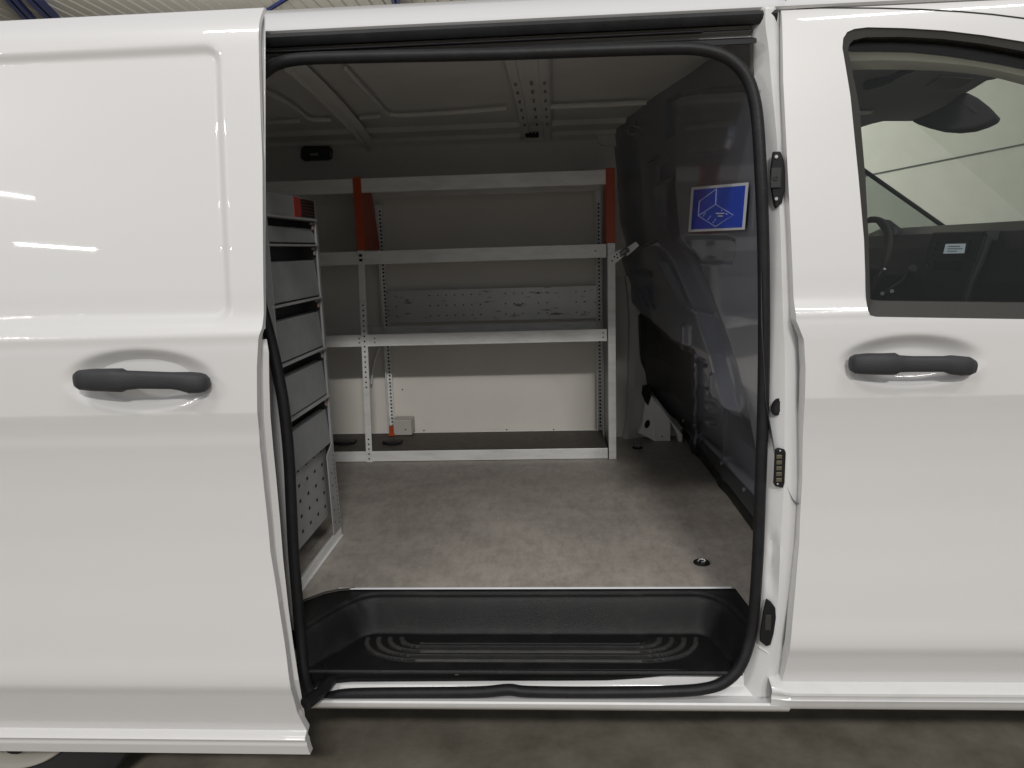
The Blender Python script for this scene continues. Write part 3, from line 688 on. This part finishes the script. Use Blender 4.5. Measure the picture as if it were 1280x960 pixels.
mb = MB()
for seg in ([(545, 195), (290, 380), (275, 598), (532, 758), (798, 588), (535, 425), (275, 598)], [(545, 195), (535, 425)]):
    P = [fit(z2(*q), .0016) for q in seg]; mb.tube(P, .0011, 6, up=tuple(N_), ry=.0013)
for a, b_ in (((345, 608), (380, 552)), ((415, 658), (460, 600)), ((490, 706), (535, 646))):
    mb.tube([fit(z2(*a), .0016), fit(z2(*b_), .0016)], .0009, 6)
    e = z2(*b_); mb.disc(fit(e, .0022), N_, .0022, 8)
    e = z2(*a); mb.disc(fit(e, .0022), N_, .0012, 8)
mb.tube([fit(z2(690, 560), .0016), fit(z2(705, 575), .0016)], .0009, 6); mb.tube([fit(z2(620, 515), .0016), fit(z2(630, 520), .0016)], .001, 6)
mb.build('line_drawing', PALEB, sticker)
mb = MB()
x = 540
for wd, hh in ((10, 12), (16, 18), (14, 14), (12, 18), (16, 14), (18, 14), (12, 22)):
    q = z2(x, 556-hh/4); mb.prism([fit(z2(x, 560-hh/2), .0018), fit(z2(x+wd, 558-hh/2), .0018), fit(z2(x+wd, 560+9), .0018), fit(z2(x, 562+9), .0018)], N_*.0004); x += wd+4
x = 568
for wd, hh in ((8, 10), (0, 0), (18, 20), (16, 20), (14, 20)):
    if wd: mb.prism([fit(z2(x, 600-hh/2), .0018), fit(z2(x+wd, 599-hh/2), .0018), fit(z2(x+wd, 610), .0018), fit(z2(x, 611), .0018)], N_*.0004)
    x += wd+4
mb.build('label_text', LABELW, sticker)

# ---- cab seen through the front window
mb = MB(); prof = [(1.20, .7), (1.19, 1.10), (1.16, 1.18), (1.165, 1.27), (1.19, 1.315), (1.25, 1.340), (1.40, 1.345), (1.62, 1.335), (1.85, 1.30), (1.95, 1.20), (1.95, .7)]
mb.prism([(x, .12, z) for x, z in prof], (0, 1.46, 0)); dash = mb.build('dashboard', DASH, van, bevel=.012)
mb = MB()                                              # centre console and display
def dX(px, py, x=1.150): return aX(px, py, x)
mb.prism([dX(*q) for q in [(1165, 290), (1230, 288), (1234, 300), (1222, 345), (1212, 385), (1150, 385), (1155, 340), (1152, 325)]], (.05, 0, 0)); con = mb.build('centre_console', DASH, dash, bevel=.006)
mb = MB(); mb.prism([dX(*q, 1.146) for q in [(1176, 301), (1212, 300), (1206, 322), (1170, 323)]], (.006, 0, 0)); scrn = mb.build('display_surround', BLACK, con)
mb = MB(); mb.prism([dX(*q, 1.143) for q in [(1182, 305), (1206, 304.5), (1204, 316.5), (1179, 317)]], (.003, 0, 0)); 
for i, (a, b_) in enumerate(((1185, 1200), (1184, 1203), (1184, 1196))):
    yy = 307.5+i*3; mb.prism([dX(a, yy, 1.1425), dX(b_, yy-.1, 1.1425), dX(b_, yy+1, 1.1425), dX(a, yy+1.1, 1.1425)], (.0004, 0, 0), 1)
mb.build('display', [SCREEN, GREYP], scrn)
for px, py in ((1160, 318), (1161, 326), (1163, 311), (1165, 304), (1214, 330), (1218, 318)): MB().prism([dX(px, py, 1.145), dX(px+6, py-1, 1.145), dX(px+6, py+2.5, 1.145), dX(px, py+3.5, 1.145)], (.004, 0, 0)).build('console_button', TRIM, con)
MB().disc(dX(1160, 332, 1.145), (-1, -.3, 0), .004, 10, 0, .003).build('console_knob', STEEL, con)
mb = MB(); mb.prism([dX(*q, 1.144) for q in [(1168, 327), (1200, 326), (1196, 338), (1166, 338)]], (.004, 0, 0)); mb.build('storage_slot', HOLE, con)
mb = MB(); mb.tube([dX(1236, 296, 1.14), dX(1226, 325, 1.12), dX(1214, 352, 1.10), dX(1205, 385, 1.09)], .010, 8); mb.build('console_edge', mat('satin_grey_trim', (.05, .053, .058), .35), con)
mb = MB(); mb.tube([dX(1108, 368, 1.1), dX(1130, 352, 1.08), dX(1136, 345, 1.06), dX(1141, 335, 1.05)], [.012, .010, .009, .012], 10); mb.tube([dX(1100, 345, 1.0), dX(1106, 336, 1.0)], .004, 8, 1); mb.disc(dX(1115, 364, 1.02), (-.5, -1, .3), .006, 10, 1, .003); mb.disc(dX(1103, 367, 1.02), (-.5, -1, .3), .006, 10, 1, .003); mb.build('gear_lever', [DASH, STEEL], dash)
# steering wheel
cw = aY(1066, 334, 1.28); mb = MB(); ax = _n((-.86, -.15, .35)); u_ = _n(np.cross(ax, (0, 1, 0))); w_ = np.cross(ax, u_)
mb.tube([cw+u_*.175*math.cos(t)+w_*.175*math.sin(t) for t in np.linspace(0, 2*math.pi, 40, endpoint=False)], .011, 10, closed=True, up=tuple(ax))
mb.tube([cw-w_*.18, cw+w_*.18], .014, 8); mb.disc(cw, ax, .065, 20, 0, .03); mb.build('steering_wheel', TRIM, van)
# instrument hood
mb = MB(); mb.tube([aY(1098, 276, 1.42), aY(1108, 282, 1.38), aY(1116, 290, 1.34), aY(1120, 330, 1.30)], [.01, .022, .03, .04], 12); mb.build('instrument_hood', DASH, dash)
# far door: window frame, tinted glass and A pillar
pa, pb = aY(1075, 209.5, 1.50), aY(1178, 282, 1.50)
dpa = (pb-pa)
mb = MB(); mb.tube([pa-dpa*.5, pb+dpa*.6], .0085, 8); 
apil = mb.build('a_pillar', BLACK, van)
mb = MB(); mb.prism([(.60, 1.50, 1.17), (float(pb[0])+.10, 1.50, 1.17), tuple(pb), tuple(pa), tuple(pa-dpa*.45), (.6, 1.50, 1.70)], (0, .004, 0)); mb.build('far_side_glass', GLASST, van)
mb = MB(); mb.box(.56, 2.1, 1.52, 1.60, .40, 1.165); mb.build('far_door', DASH, van)
# windscreen
mb = MB(); mb.prism([(1.90, .10, 1.30), (1.90, 1.62, 1.30), (1.28, 1.55, 1.78), (1.28, .16, 1.78)], (.004, 0, .004)); mb.build('windscreen', GLASSW, van)
# headliner, side trim, sun visor, mirror
mb = MB(); P = [aZ(px, py, 1.70) for px, py in [(1040, 110), (1060, 84), (1180, 86), (1252, 97), (1246, 99.5), (1236, 101), (1218, 112), (1199, 122), (1184, 135), (1162, 145), (1140, 152), (1120, 152), (1105, 152), (1092, 155), (1070, 162), (1040, 170)]]
mb.prism(P, (0, 0, .05)); hl = mb.build('headliner', LINERD, van, bevel=.01)
P = [aZ(px, py, 1.694) for px, py in [(1158, 109), (1176, 96), (1218, 99), (1200, 110), (1180, 113)]]; MB().prism(P, (0, 0, .004)).build('visor_label', mat('visor_label_print', (.2, .19, .18), .6), hl)
P = [aZ(px, py, 1.692) for px, py in [(1072, 139), (1092, 139), (1088, 143), (1072, 144)]]; MB().prism(P, (0, 0, .004)).build('courtesy_light', mat('grey_lamp_lens', (.30, .29, .27), .4), hl)
mb = MB(); mb.tube([aZ(1084, 107, 1.69), aZ(1098, 103, 1.685), aZ(1112, 99, 1.685), aZ(1125, 92, 1.69), aZ(1143, 86, 1.695)], [.012, .012, .009, .007, .006], 8); mb.build('grab_handle', HOLE, hl)
mb = MB(); G = []
for px, a, b_ in [(1040, 64, 86), (1066, 64.5, 86), (1100, 63, 85.5), (1140, 64, 86), (1180, 68, 87.5), (1220, 73, 91.5), (1250, 78, 97), (1280, 84, 105), (1320, 93, 118), (1400, 118, 150), (1470, 148, 190)]:
    G.append([aY(px, a-14, .135), aY(px, a-2, .130), aY(px, (a+b_)/2, .140), aY(px, b_, .17), aY(px, b_-3, .22)])
mb.grid(np.array(G)); mb.build('side_trim', LINER, van, solid=.004)
mb = MB(); G = []
for px, a in [(1040, 60), (1066, 63), (1100, 63), (1140, 64), (1180, 68), (1220, 74), (1250, 79), (1280, 85), (1320, 96), (1400, 122), (1470, 152)]:
    G.append([aY(px, a-34, .118), aY(px, a+1.5, .118)])
mb.grid(np.array(G)); mb.build('door_upper_seal', HOLE, van, solid=.006)
mirror_c = aY(1195, 140, .83)
P = [aY(px, py, .83) for px, py in [(1137, 150.5), (1152, 145), (1178, 133), (1195, 121), (1206, 114), (1222, 122), (1236, 133), (1246, 144), (1246, 149), (1232, 156), (1215, 161.5), (1195, 163.5), (1175, 162), (1155, 157)]]
mb = MB(); mb.prism(P, (.05, .07, 0)); mir = mb.build('rear_view_mirror', HOLE, van, bevel=.008)
mb = MB()
for i in range(9):
    a = aY(1200+i*2.2, 127+i*1.5, .824); b_ = aY(1205+i*2.4, 122+i*2.3, .824); mb.tube([a, b_], .0008, 5)
mb.build('mirror_grille', TRIM, mir)

# ---- rest of the body so that the shell is closed
mb = MB()
G = np.array([[(x, float(side(z)), z) for z in (1.70, 1.45, 1.2, 1.0, .8, .6, .5)] for x in np.linspace(-3.2, -1.35, 10)])
mb.grid(G); mb.build('rear_quarter_panel', WHITE, van)
mb = MB(); mb.box(-3.2, -3.16, .12, 1.70, .45, 1.78); mb.build('rear_doors', WHITE, van)
mb = MB(); mb.box(-3.2, .56, WY+.014, WY+.05, .36, 1.75); mb.box(-3.2, -2.4, .2, WY, .47, .49); mb.build('far_side_panel', WHITE, van)
mb = MB(); mb.prism([(1.7, .04, .36), (2.35, .06, .36), (2.45, .1, .8), (2.25, .1, 1.1), (1.9, .04, 1.28), (1.55, .0, 1.20), (1.56, .0, .4)], (0, 1.66, 0)); mb.build('bonnet', WHITE, van, bevel=.03)

# inner side of the C pillar left of the opening (dark gap beside the slid door)
mb = MB(); rows2 = [(425, 300, 328, 338), (450, 300, 333, 344), (500, 305, 340, 353), (560, 310, 349, 361), (620, 315, 354, 364), (690, 325, 361, 370), (760, 335, 368, 374), (830, 345, 374, 380)]
G = [[aY(a, py, .09), aY(b_, py, .055), aY(c_, py, .05)] for py, a, b_, c_ in rows2]
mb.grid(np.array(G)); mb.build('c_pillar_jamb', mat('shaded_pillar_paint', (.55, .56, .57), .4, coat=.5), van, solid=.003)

# rear wheel
wh = empty('x', None, None); bpy.data.objects.remove(wh)
mb = MB(); prof = [(.335, .02), (.34, .05), (.34, .18), (.335, .21), (.30, .235), (.22, .235), (.205, .22), (.205, .02), (.22, 0.), (.30, 0.0), (.335, .02)]
cx, cyw, cz = -1.325, .085, .335
G = np.array([[(cx+r*math.cos(t), cyw+yy, cz+r*math.sin(t)) for r, yy in prof] for t in np.linspace(0, 2*math.pi, 73)])
mb.grid(G); wheel = mb.build('wheel', TYRE, van, sharp=50)
mb = MB(); prof = [(.212, .0), (.216, .006), (.205, .012), (.198, .04), (.186, .03), (.180, .022), (.150, .018), (.12, .03), (.09, .045), (.05, .05), (.0, .05)]
G = np.array([[(cx+r*math.cos(t), cyw-.006+yy, cz+r*math.sin(t)) for r, yy in prof] for t in np.linspace(0, 2*math.pi, 73)])
mb.grid(G); rim = mb.build('rim', RIM, wheel, sharp=50)
pc = aY(25, 949, .10); th0 = math.atan2(pc[2]-cz, pc[0]-cx)
for i in range(10):
    t = th0 + i*math.pi/5; p = (cx+.172*math.cos(t), cyw+.003, cz+.172*math.sin(t))
    MB().prism([(p[0]+.010*math.cos(a)*math.cos(t)-.022*math.sin(a)*math.sin(t), p[1]+.004, p[2]+.010*math.cos(a)*math.sin(t)+.022*math.sin(a)*math.cos(t)) for a in np.linspace(0, 2*math.pi, 18, endpoint=False)], (0, .03, 0)).build('rim_hole', HOLE, rim)

# ------------------------------------------------------------------ shelving along the far wall
sh = empty('shelving_unit', 'grey metal shelving with red end brackets along the far side of the cargo bay', 'shelving')
FY = 1.355; XL, XR = -1.25, .190
def shelf(z0, z1, board, name='shelf'):
    mb = MB(); t = .0035
    mb.box(XL, XR, FY, FY+t, z0, z1)                                 # front lip
    mb.box(XL, XR, FY+t, 1.655, z0+.004, z0+.008) if board == 'low' else mb.box(XL, XR, FY+t, 1.655, z0+.028, z0+.032)
    mb.box(XL, XR, FY+t, FY+.02, z0, z0+.0028); mb.box(XL, XR, 1.652, 1.655, z0, z1)
    return mb.build(name, ALU, sh, bevel=.0015)
s1 = shelf(1.527, 1.578, 'mid'); s2 = shelf(1.266, 1.3155, 'mid'); s3 = shelf(.957, 1.003, 'low'); s4 = shelf(.502, .5435, 'mid')
mb = MB(); mb.box(XL, XR-.004, FY+.005, 1.652, .5325, .5415); mb.build('shelf_mat', mat('dark_ribbed_shelf_mat', (.075, .065, .055), .7, noise=(40, (.11, .10, .085), .4, .7, 6, ONE)), s4)
mb = MB(); 
for i in range(20): mb.box(-.30+i*.0245, -.2985+i*.0245, 1.56, 1.64, .9655, .9662)
mb.build('shelf_slot', HOLE, s3)
def hole_strip(mb, x, y, z0, z1, step, r, nrm=(0, -1, 0), mi=1):
    z = z0
    while z < z1: mb.disc((x, y, z), nrm, r, 8, mi, .0004); z += step
# front posts
def post(x0, x1, z0, z1, y=FY-.006, th=.004, holes=None, name='post', slope=0., m=ALU, ret=True, step=.0127):
    mb = MB(); mb.prism([(x0, y, z0), (x1, y, z0), (x1-slope, y, z1), (x0-slope, y, z1)], (0, th, 0))
    if ret: mb.prism([(x0, y+th, z0), (x0+.003, y+th, z0), (x0+.003-slope, y+th, z1), (x0-slope, y+th, z1)], (0, .03, 0))
    if holes:
        for a, b_ in holes:
            z = a
            while z < b_:
                t = (z-z0)/(z1-z0); mb.disc(((x0+x1)/2-slope*t, y-.0002, z), (0, -1, 0), .0035, 8, 1, .0004); z += step*1.55
    return mb.build(name, [m, HOLE], sh, bevel=.001)
post(-.752, -.728, .501, 1.318, holes=[(.515, .60), (.80, 1.13)], slope=-.020)
post(.194, .222, .501, 1.318, th=.003)
mb = MB(); mb.box(.196, .2, FY-.003, FY+.30, .501, 1.318); mb.build('side_frame', ALUD, sh)
for zz in (1.298, 1.283): pass
for z in (1.300, 1.283): MB().box(-.728, -.716, FY-.0072, FY-.0058, z-.005, z+.005).build('rivet', HOLE, sh)
for x, z in ((-.750, .988), (-.750, .972), (-.690, .988), (-.690, .972), (.176, .988), (.176, .972), (.150, 1.291)):
    MB().disc((x, FY-.0002, z), (0, -1, 0), .0028, 8, 0, .0006).build('rivet', HOLE, sh)
# red upper brackets: front flange plus tapering side cheek
def redb(x0, x1, side_in):
    mb = MB(); mb.box(x0, x1, FY-.006, FY-.003, 1.319, 1.583)
    xs_ = x0 if side_in == 'l' else x1-.003
    mb.prism([(xs_, FY-.003, 1.319), (xs_, 1.60, 1.319), (xs_, 1.50, 1.565), (xs_, FY-.003, 1.583)], (.003, 0, 0)); return mb.build('red_bracket', RED, sh, bevel=.001)
redb(-.733, -.704, 'r'); redb(.190, .222, 'l')
# perforated rear uprights
for xx in (-.712, .178):
    mb = MB(); mb.box(xx-.012, xx+.012, 1.655, 1.66, .50, 1.53 if xx > 0 else 1.50); mb.box(xx-.012, xx-.009, 1.635, 1.655, .50, 1.50); hole_strip(mb, xx+.002, 1.6545, .56, 1.48, .0155, .0042)
    mb.build('rear_upright', [ALU, HOLE], sh)
mb = MB(); p = aY(489, 540, 1.60); mb.box(p[0]-.008, p[0]+.012, 1.60, 1.615, .55, .585); mb.prism([(p[0]-.012, 1.59, .545), (p[0]+.016, 1.59, .545), (p[0]+.010, 1.61, .565), (p[0]-.008, 1.61, .565)], (0, .02, 0)); mb.build('red_foot', RED, sh)
# perforated back panel
xa_, xb_ = -.70, .170; zt_, zb_ = 1.150, 1.018
mb = MB(); mb.box(xa_, xb_, 1.640, 1.643, zb_, zt_); 
hx = [-.66, -.52, -.485, -.45, -.415, -.38, -.345, -.31, -.205, -.17, -.135, -.07, -.035, .085, .12]
for x in hx:
    for j in range(3): mb.disc((x, 1.6396, zt_-.022-j*.042), (0, -1, 0), .0030, 8, 1, .0004)
bp_ = mb.build('back_panel', [PERF, HOLE], sh)
mb = MB(); p = aY(590, 407, 1.56); mb.box(p[0]-.018, p[0]+.018, 1.56, 1.60, .966, .974); mb.build('panel_clip', HOLE, sh)
# dark stowed bracket & white box by the left foot
mb = MB(); p0, p1 = aY(492, 524, 1.62), aY(516, 543, 1.62); mb.box(p0[0], p1[0], 1.60, 1.68, p1[2], p0[2]); jb = mb.build('junction_box', mat('offwhite_box_plastic', (.55, .54, .5), .5), bevel=.003) if False else MB().box(p0[0], p1[0], 1.60, 1.68, .545, p0[2]).build('junction_box', mat('offwhite_box_plastic', (.52, .50, .46), .5), None, bevel=.003)
tag(jb, 'small off-white plastic box behind the left foot of the shelving', 'box')
mb = MB(); q = aY(507, 537, 1.60); mb.disc((q[0], 1.5995, q[2]), (0, -1, 0), .003, 8, 0, .0008); mb.build('box_screw', HOLE, jb)
# folded strap scraps on the bottom shelf
for (px, py), w_c, lab in (((492, 553), .038, 'flat black clamp lying on the bottom shelf beside the red foot'), ((432, 553), .045, 'black clamp lying at the dark left end of the bottom shelf')):
    p = aZ(px, py, .5425); mb = MB()
    mb.box(p[0]-w_c, p[0]+w_c, p[1]-.035, p[1]+.01, .5425, .553); mb.tube([p+np.array([-w_c, -.02, .009]), p+np.array([-w_c*.3, -.05, .006]), p+np.array([w_c*.6, -.045, .006])], .005, 8)
    tag(mb.build('clamp', BLACK, None, bevel=.004), lab, 'clamp')
# cable down the wall
cb_ = MB(); cb_.tube(catmull([aY(474, 434, 1.68), aY(469, 448, 1.68), aY(466, 462, 1.67), aY(464, 480, 1.66)], 5), .004, 8); tag(cb_.build('cable', ALU, None), 'thin pale cable hanging down the lining behind the left shelf post', 'cable')
# loose perforated strap at the right end of the shelf
stp = MB(); P = [aY(px, py, FY-.012) for px, py in [(760, 322), (768, 316), (772, 313), (778, 311), (781, 318), (776, 324), (769, 329), (761, 336)]]
stp.prism(P, (0, .003, 0)); 
for px, py in ((768, 321), (771, 318), (775, 316), (772, 322), (776, 320), (765, 326)): stp.disc(aY(px, py, FY-.0122), (0, -1, 0), .0032, 8, 1, .0004)
for i in range(3):
    stp.disc(aY(777+i*2.5, 316-i*1.5, FY-.016), (.5, -1, 0), .010, 6, 2, .012)
stp.prism([aY(*q, FY+.01) for q in [(781, 311), (795, 302), (799, 307), (784, 320)]], (0, .004, 0), 0)
tag(stp.build('perforated_strap', [ALU, HOLE, STEEL], None), 'perforated steel strap bolted between the shelf post and the bulkhead', 'strap')

# ------------------------------------------------------------------ bin cabinet at the left
cab = empty('bin_cabinet', 'tall dark grey bin cabinet standing end-on beside the sliding door', 'cabinet')
CX = -.632; Y0, Y1 = .195, .560
mb = MB(); mb.box(CX-.36, CX-.045, Y0+.005, Y1-.004, .70, 1.40); mb.box(CX-.36, CX-.355, Y0, Y1, .5, 1.45); mb.box(CX-.36, CX-.005, Y1-.004, Y1-.001, .72, 1.40); mb.build('carcass', CHARC, cab)
mb = MB(); mb.box(CX-.012, CX, Y1-.002, Y1+.012, .70, 1.452)
mb.build('corner_post', [ALUD, HOLE], cab, bevel=.001)
PST = mat('perforated_steel', (.33, .33, .325), .45, noise=(12, (.26, .26, .255), .4, .8, 6, ONE))
mb = MB(); mb.prism([(CX+.001, Y1-.045, .532), (CX+.001, Y1+.028, .532), (CX+.001, Y1+.012, .74), (CX+.001, Y1+.0, .79), (CX+.001, Y1-.055, .765)], (-.003, 0, 0))
for i in range(16):
    z = .550+i*.0135; mb.disc((CX+.0014, float(np.interp(z, [.53, .76], [Y1+.012, Y1-.006])), z), (1, 0, 0), .0027, 8, 1, .0003)
for i in range(5):
    z = .565+i*.036; mb.disc((CX+.0014, Y1-.030, z), (1, 0, 0), .0030, 8, 1, .0003)
mb.build('perforated_flange', [PST, HOLE], cab, bevel=.0006)
mb = MB(); mb.box(CX-.030, CX+.002, Y0-.018, Y0+.006, .50, 1.447); mb.box(CX-.004, CX+.006, Y0+.004, Y0+.010, .50, 1.447)
for i in range(60): mb.box(CX-.018, CX-.010, Y0-.0190, Y0-.0175, .53+i*.0152, .536+i*.0152, 1)
mb.build('corner_post', [ALUD, HOLE], cab, bevel=.001)
mb = MB(); mb.box(CX-.30, CX, Y0+.0, Y1+.0, 1.397, 1.450); top = mb.build('top_box', ALUD, cab, bevel=.002)
def fY(px): return float(aX(px, 258, CX)[1])
mb = MB(); mb.box(CX, CX+.002, fY(367), fY(375), 1.398, 1.448); mb.build('red_stripe', mat('dull_red_label', (.30, .03, .02), .5), top)
mb = MB(); mb.box(CX, CX+.0015, fY(375), Y1-.008, 1.402, 1.446)
for i in range(5): mb.box(CX+.0015, CX+.0025, fY(376), Y1-.012, 1.407+i*.008, 1.410+i*.008, 1)
mb.build('vent_grille', [HOLE, mat('dark_red_louvre', (.07, .012, .01), .6)], top)
levels = [(1.397, 1.375, 1.338), (1.332, 1.293, 1.200), (1.194, 1.156, 1.063), (1.057, 1.022, .929), (.923, .885, .790)]
for i, (zr_, zt2, zb2) in enumerate(levels):
    mb = MB(); mb.box(CX-.02, CX+.005, Y0, Y1+.001, zr_-.003, zr_+.002); mb.build('shelf_edge', PST, cab, bevel=.0008)
    mb = MB(); a, b_ = Y0+.012, Y1-.004
    v = [(CX-.002, a, zb2), (CX-.002, b_, zb2), (CX-.010, b_, zt2), (CX-.010, a, zt2), (CX-.030, b_, zt2+.002), (CX-.030, a, zt2+.002), (CX-.03, a, zb2), (CX-.03, b_, zb2)]
    mb.add(v, [(0, 1, 2, 3), (3, 2, 4, 5), (5, 4, 7, 6), (0, 3, 5, 6), (1, 7, 4, 2), (0, 6, 7, 1)]); bn = mb.build('tilt_bin', BINM, cab, bevel=.002)
    mb = MB(); mb.disc((CX-.006, Y1-.016, zr_-.020), (1, 0, 0), .0065, 10, 0, .004); mb.box(CX-.01, CX-.004, Y1-.022, Y1-.012, zr_-.012, zr_-.006); mb.build('bin_pivot', mat('pale_pivot' if i % 2 else 'reddish_pivot', (.3, .28, .27) if i % 2 else (.32, .22, .2), .5), bn)
mb = MB(); mb.box(CX-.0205, CX-.0175, Y0, Y1-.004, .585, .80)
for r_ in range(5):
    for c_ in range(5):
        mb.box(CX-.0174, CX-.0170, Y1-.05-.062*c_-.006, Y1-.05-.062*c_+.006, .615+r_*.040, .623+r_*.040, 1)
mb.build('perforated_panel', [PST, HOLE], cab)
mb = MB(); mb.box(CX-.30, CX-.042, Y0, Y1, .58, .584); mb.box(CX-.3, CX-.29, Y0, Y1, .5, .58); mb.build('lower_shelf', ALUD, cab)
mb = MB(); mb.box(CX-.028, CX+.004, Y0-.02, Y1+.028, .5005, .506); mb.prism([(CX-.004, Y0-.02, .506), (CX-.004, Y1+.028, .506), (CX-.004, Y1+.026, .530), (CX-.004, Y0-.02, .530)], (.004, 0, 0)); mb.build('base_rail', ALU, cab, bevel=.001)

# ------------------------------------------------------------------ garage around the van
mb = MB(); mb.add([(-30, -20, 0), (30, -20, 0), (30, 16, 0), (-30, 16, 0)], [(0, 1, 2, 3)]); tag(mb.build('floor', CONC), kind='structure')
WG = mat('pale_green_wall', (.47, .485, .43), .8, noise=(2.5, (.44, .455, .40), .4, .7, 5, ONE))
mb = MB(); mb.box(-30, 30, 14, 14.2, 0, 5.6); tag(mb.build('wall', WG), kind='structure')
# corrugated roof sheeting: ribs run towards the wall
mb = MB(); pitch = .21; prof = []
x = -16
while x < 8: prof += [(x, 5.2), (x+.145, 5.2), (x+.160, 5.225), (x+.185, 5.225), (x+.2, 5.2)]; x += pitch
G = np.array([[(x, y, z) for x, z in prof] for y in (4, 14)]); mb.grid(G, smooth=False)
tag(mb.build('ceiling', mat('ribbed_roof_sheet', (.50, .48, .44), .6)), kind='structure')
def beam(a, b_, w_, hgt, label, flange=True):
    a = aZ(*a, 5.02); b_ = aZ(*b_, 5.02); d_ = _n(b_-a); n_ = np.cross(d_, (0, 0, 1.)); A, B = a-d_*2.5, b_+d_*1.2
    mb = MB(); mb.prism([A-n_*w_/2, A+n_*w_/2, A+n_*w_/2+np.array([0, 0, .02]), A-n_*w_/2+np.array([0, 0, .02])], B-A)
    mb.prism([A-n_*.012, A+n_*.012, A+n_*.012+np.array([0, 0, hgt]), A-n_*.012+np.array([0, 0, hgt])], B-A)
    return tag(mb.build('ceiling_beam', BLUEB), label, 'beam', None)
beam((13, 0), (35, 24), .16, .17, 'wide dark blue steel beam, leftmost under the garage roof')
beam((41, 0), (63, 22), .20, .17, 'wide dark blue steel beam close beside the leftmost one')
beam((359, 0), (328, 19), .035, .05, 'thin blue brace slanting up above the rear edge of the opened door')
beam((494, 0), (497, 12), .13, .17, 'short visible blue beam above the middle of the van roof rail')
cb = MB(); cb.tube([aY(*q, 13.98) for q in [(1060, 223), (1095, 217), (1150, 206), (1200, 196), (1280, 180), (1340, 168)]], .014, 6); tag(cb.build('wall_cable', CABLE), 'thin dark cable strung across the pale green wall', 'cable')

# ------------------------------------------------------------------ light
w = bpy.data.worlds.new('World'); SC.world = w; w.use_nodes = True
bg = w.node_tree.nodes['Background']; bg.inputs[0].default_value = (.96, .97, 1, 1); bg.inputs[1].default_value = .43
def lamp_(name, loc, target, sx, sy, power, col=(1, .972, .935)):
    l = bpy.data.lights.new(name, 'AREA'); l.shape = 'RECTANGLE'; l.size = sx; l.size_y = sy; l.energy = power; l.color = col
    o = bpy.data.objects.new(name, l); COL.objects.link(o); o.location = loc
    o.rotation_euler = (Vector(target)-Vector(loc)).to_track_quat('-Z', 'Y').to_euler(); return o
lamp_('ceiling_or_fill_tube', (1.15, -6.0, 4.85), (-.2, .5, .8), 1.0, .22, 220)
lamp_('ceiling_or_fill_tube', (-1.6, -2.6, 4.9), (-.9, 0, .9), 1.5, .18, 50)
lamp_('ceiling_or_fill_tube', (2.4, -2.4, 4.9), (1.2, 0, .9), 1.5, .18, 35)
lamp_('ceiling_or_fill_tube', (-6.5, -5.5, 4.6), (.3, .5, 1.2), 1.4, .06, 80)  # added lamp on the left, brightens the near part of the bulkhead
lamp_('ceiling_or_fill_tube', (2.5, 9.0, 5.0), (4, 14, 2), 3, .4, 420)
lamp_('ceiling_or_fill_tube', (-4, 7.0, 3.5), (-4, 10, 5.2), 3, .4, 160)  # unseen uplight hung below the roof, aimed up at the ceiling sheet
lamp_('ceiling_or_fill_tube', (-10.2, -13.2, 4.9), (-.8, 0, 1.2), 1.4, .04, 20)
for x_, y_ in ((-8.6, -9.2),): lamp_('ceiling_or_fill_tube', (x_, y_, 4.9), (0, 0, 1.0), 1.3, .04, 9)
SC.view_settings.view_transform = 'Standard'; SC.view_settings.look = 'None'; SC.view_settings.exposure = 0; SC.view_settings.gamma = 1
SC.cycles.max_bounces = 8; SC.cycles.use_denoising = True
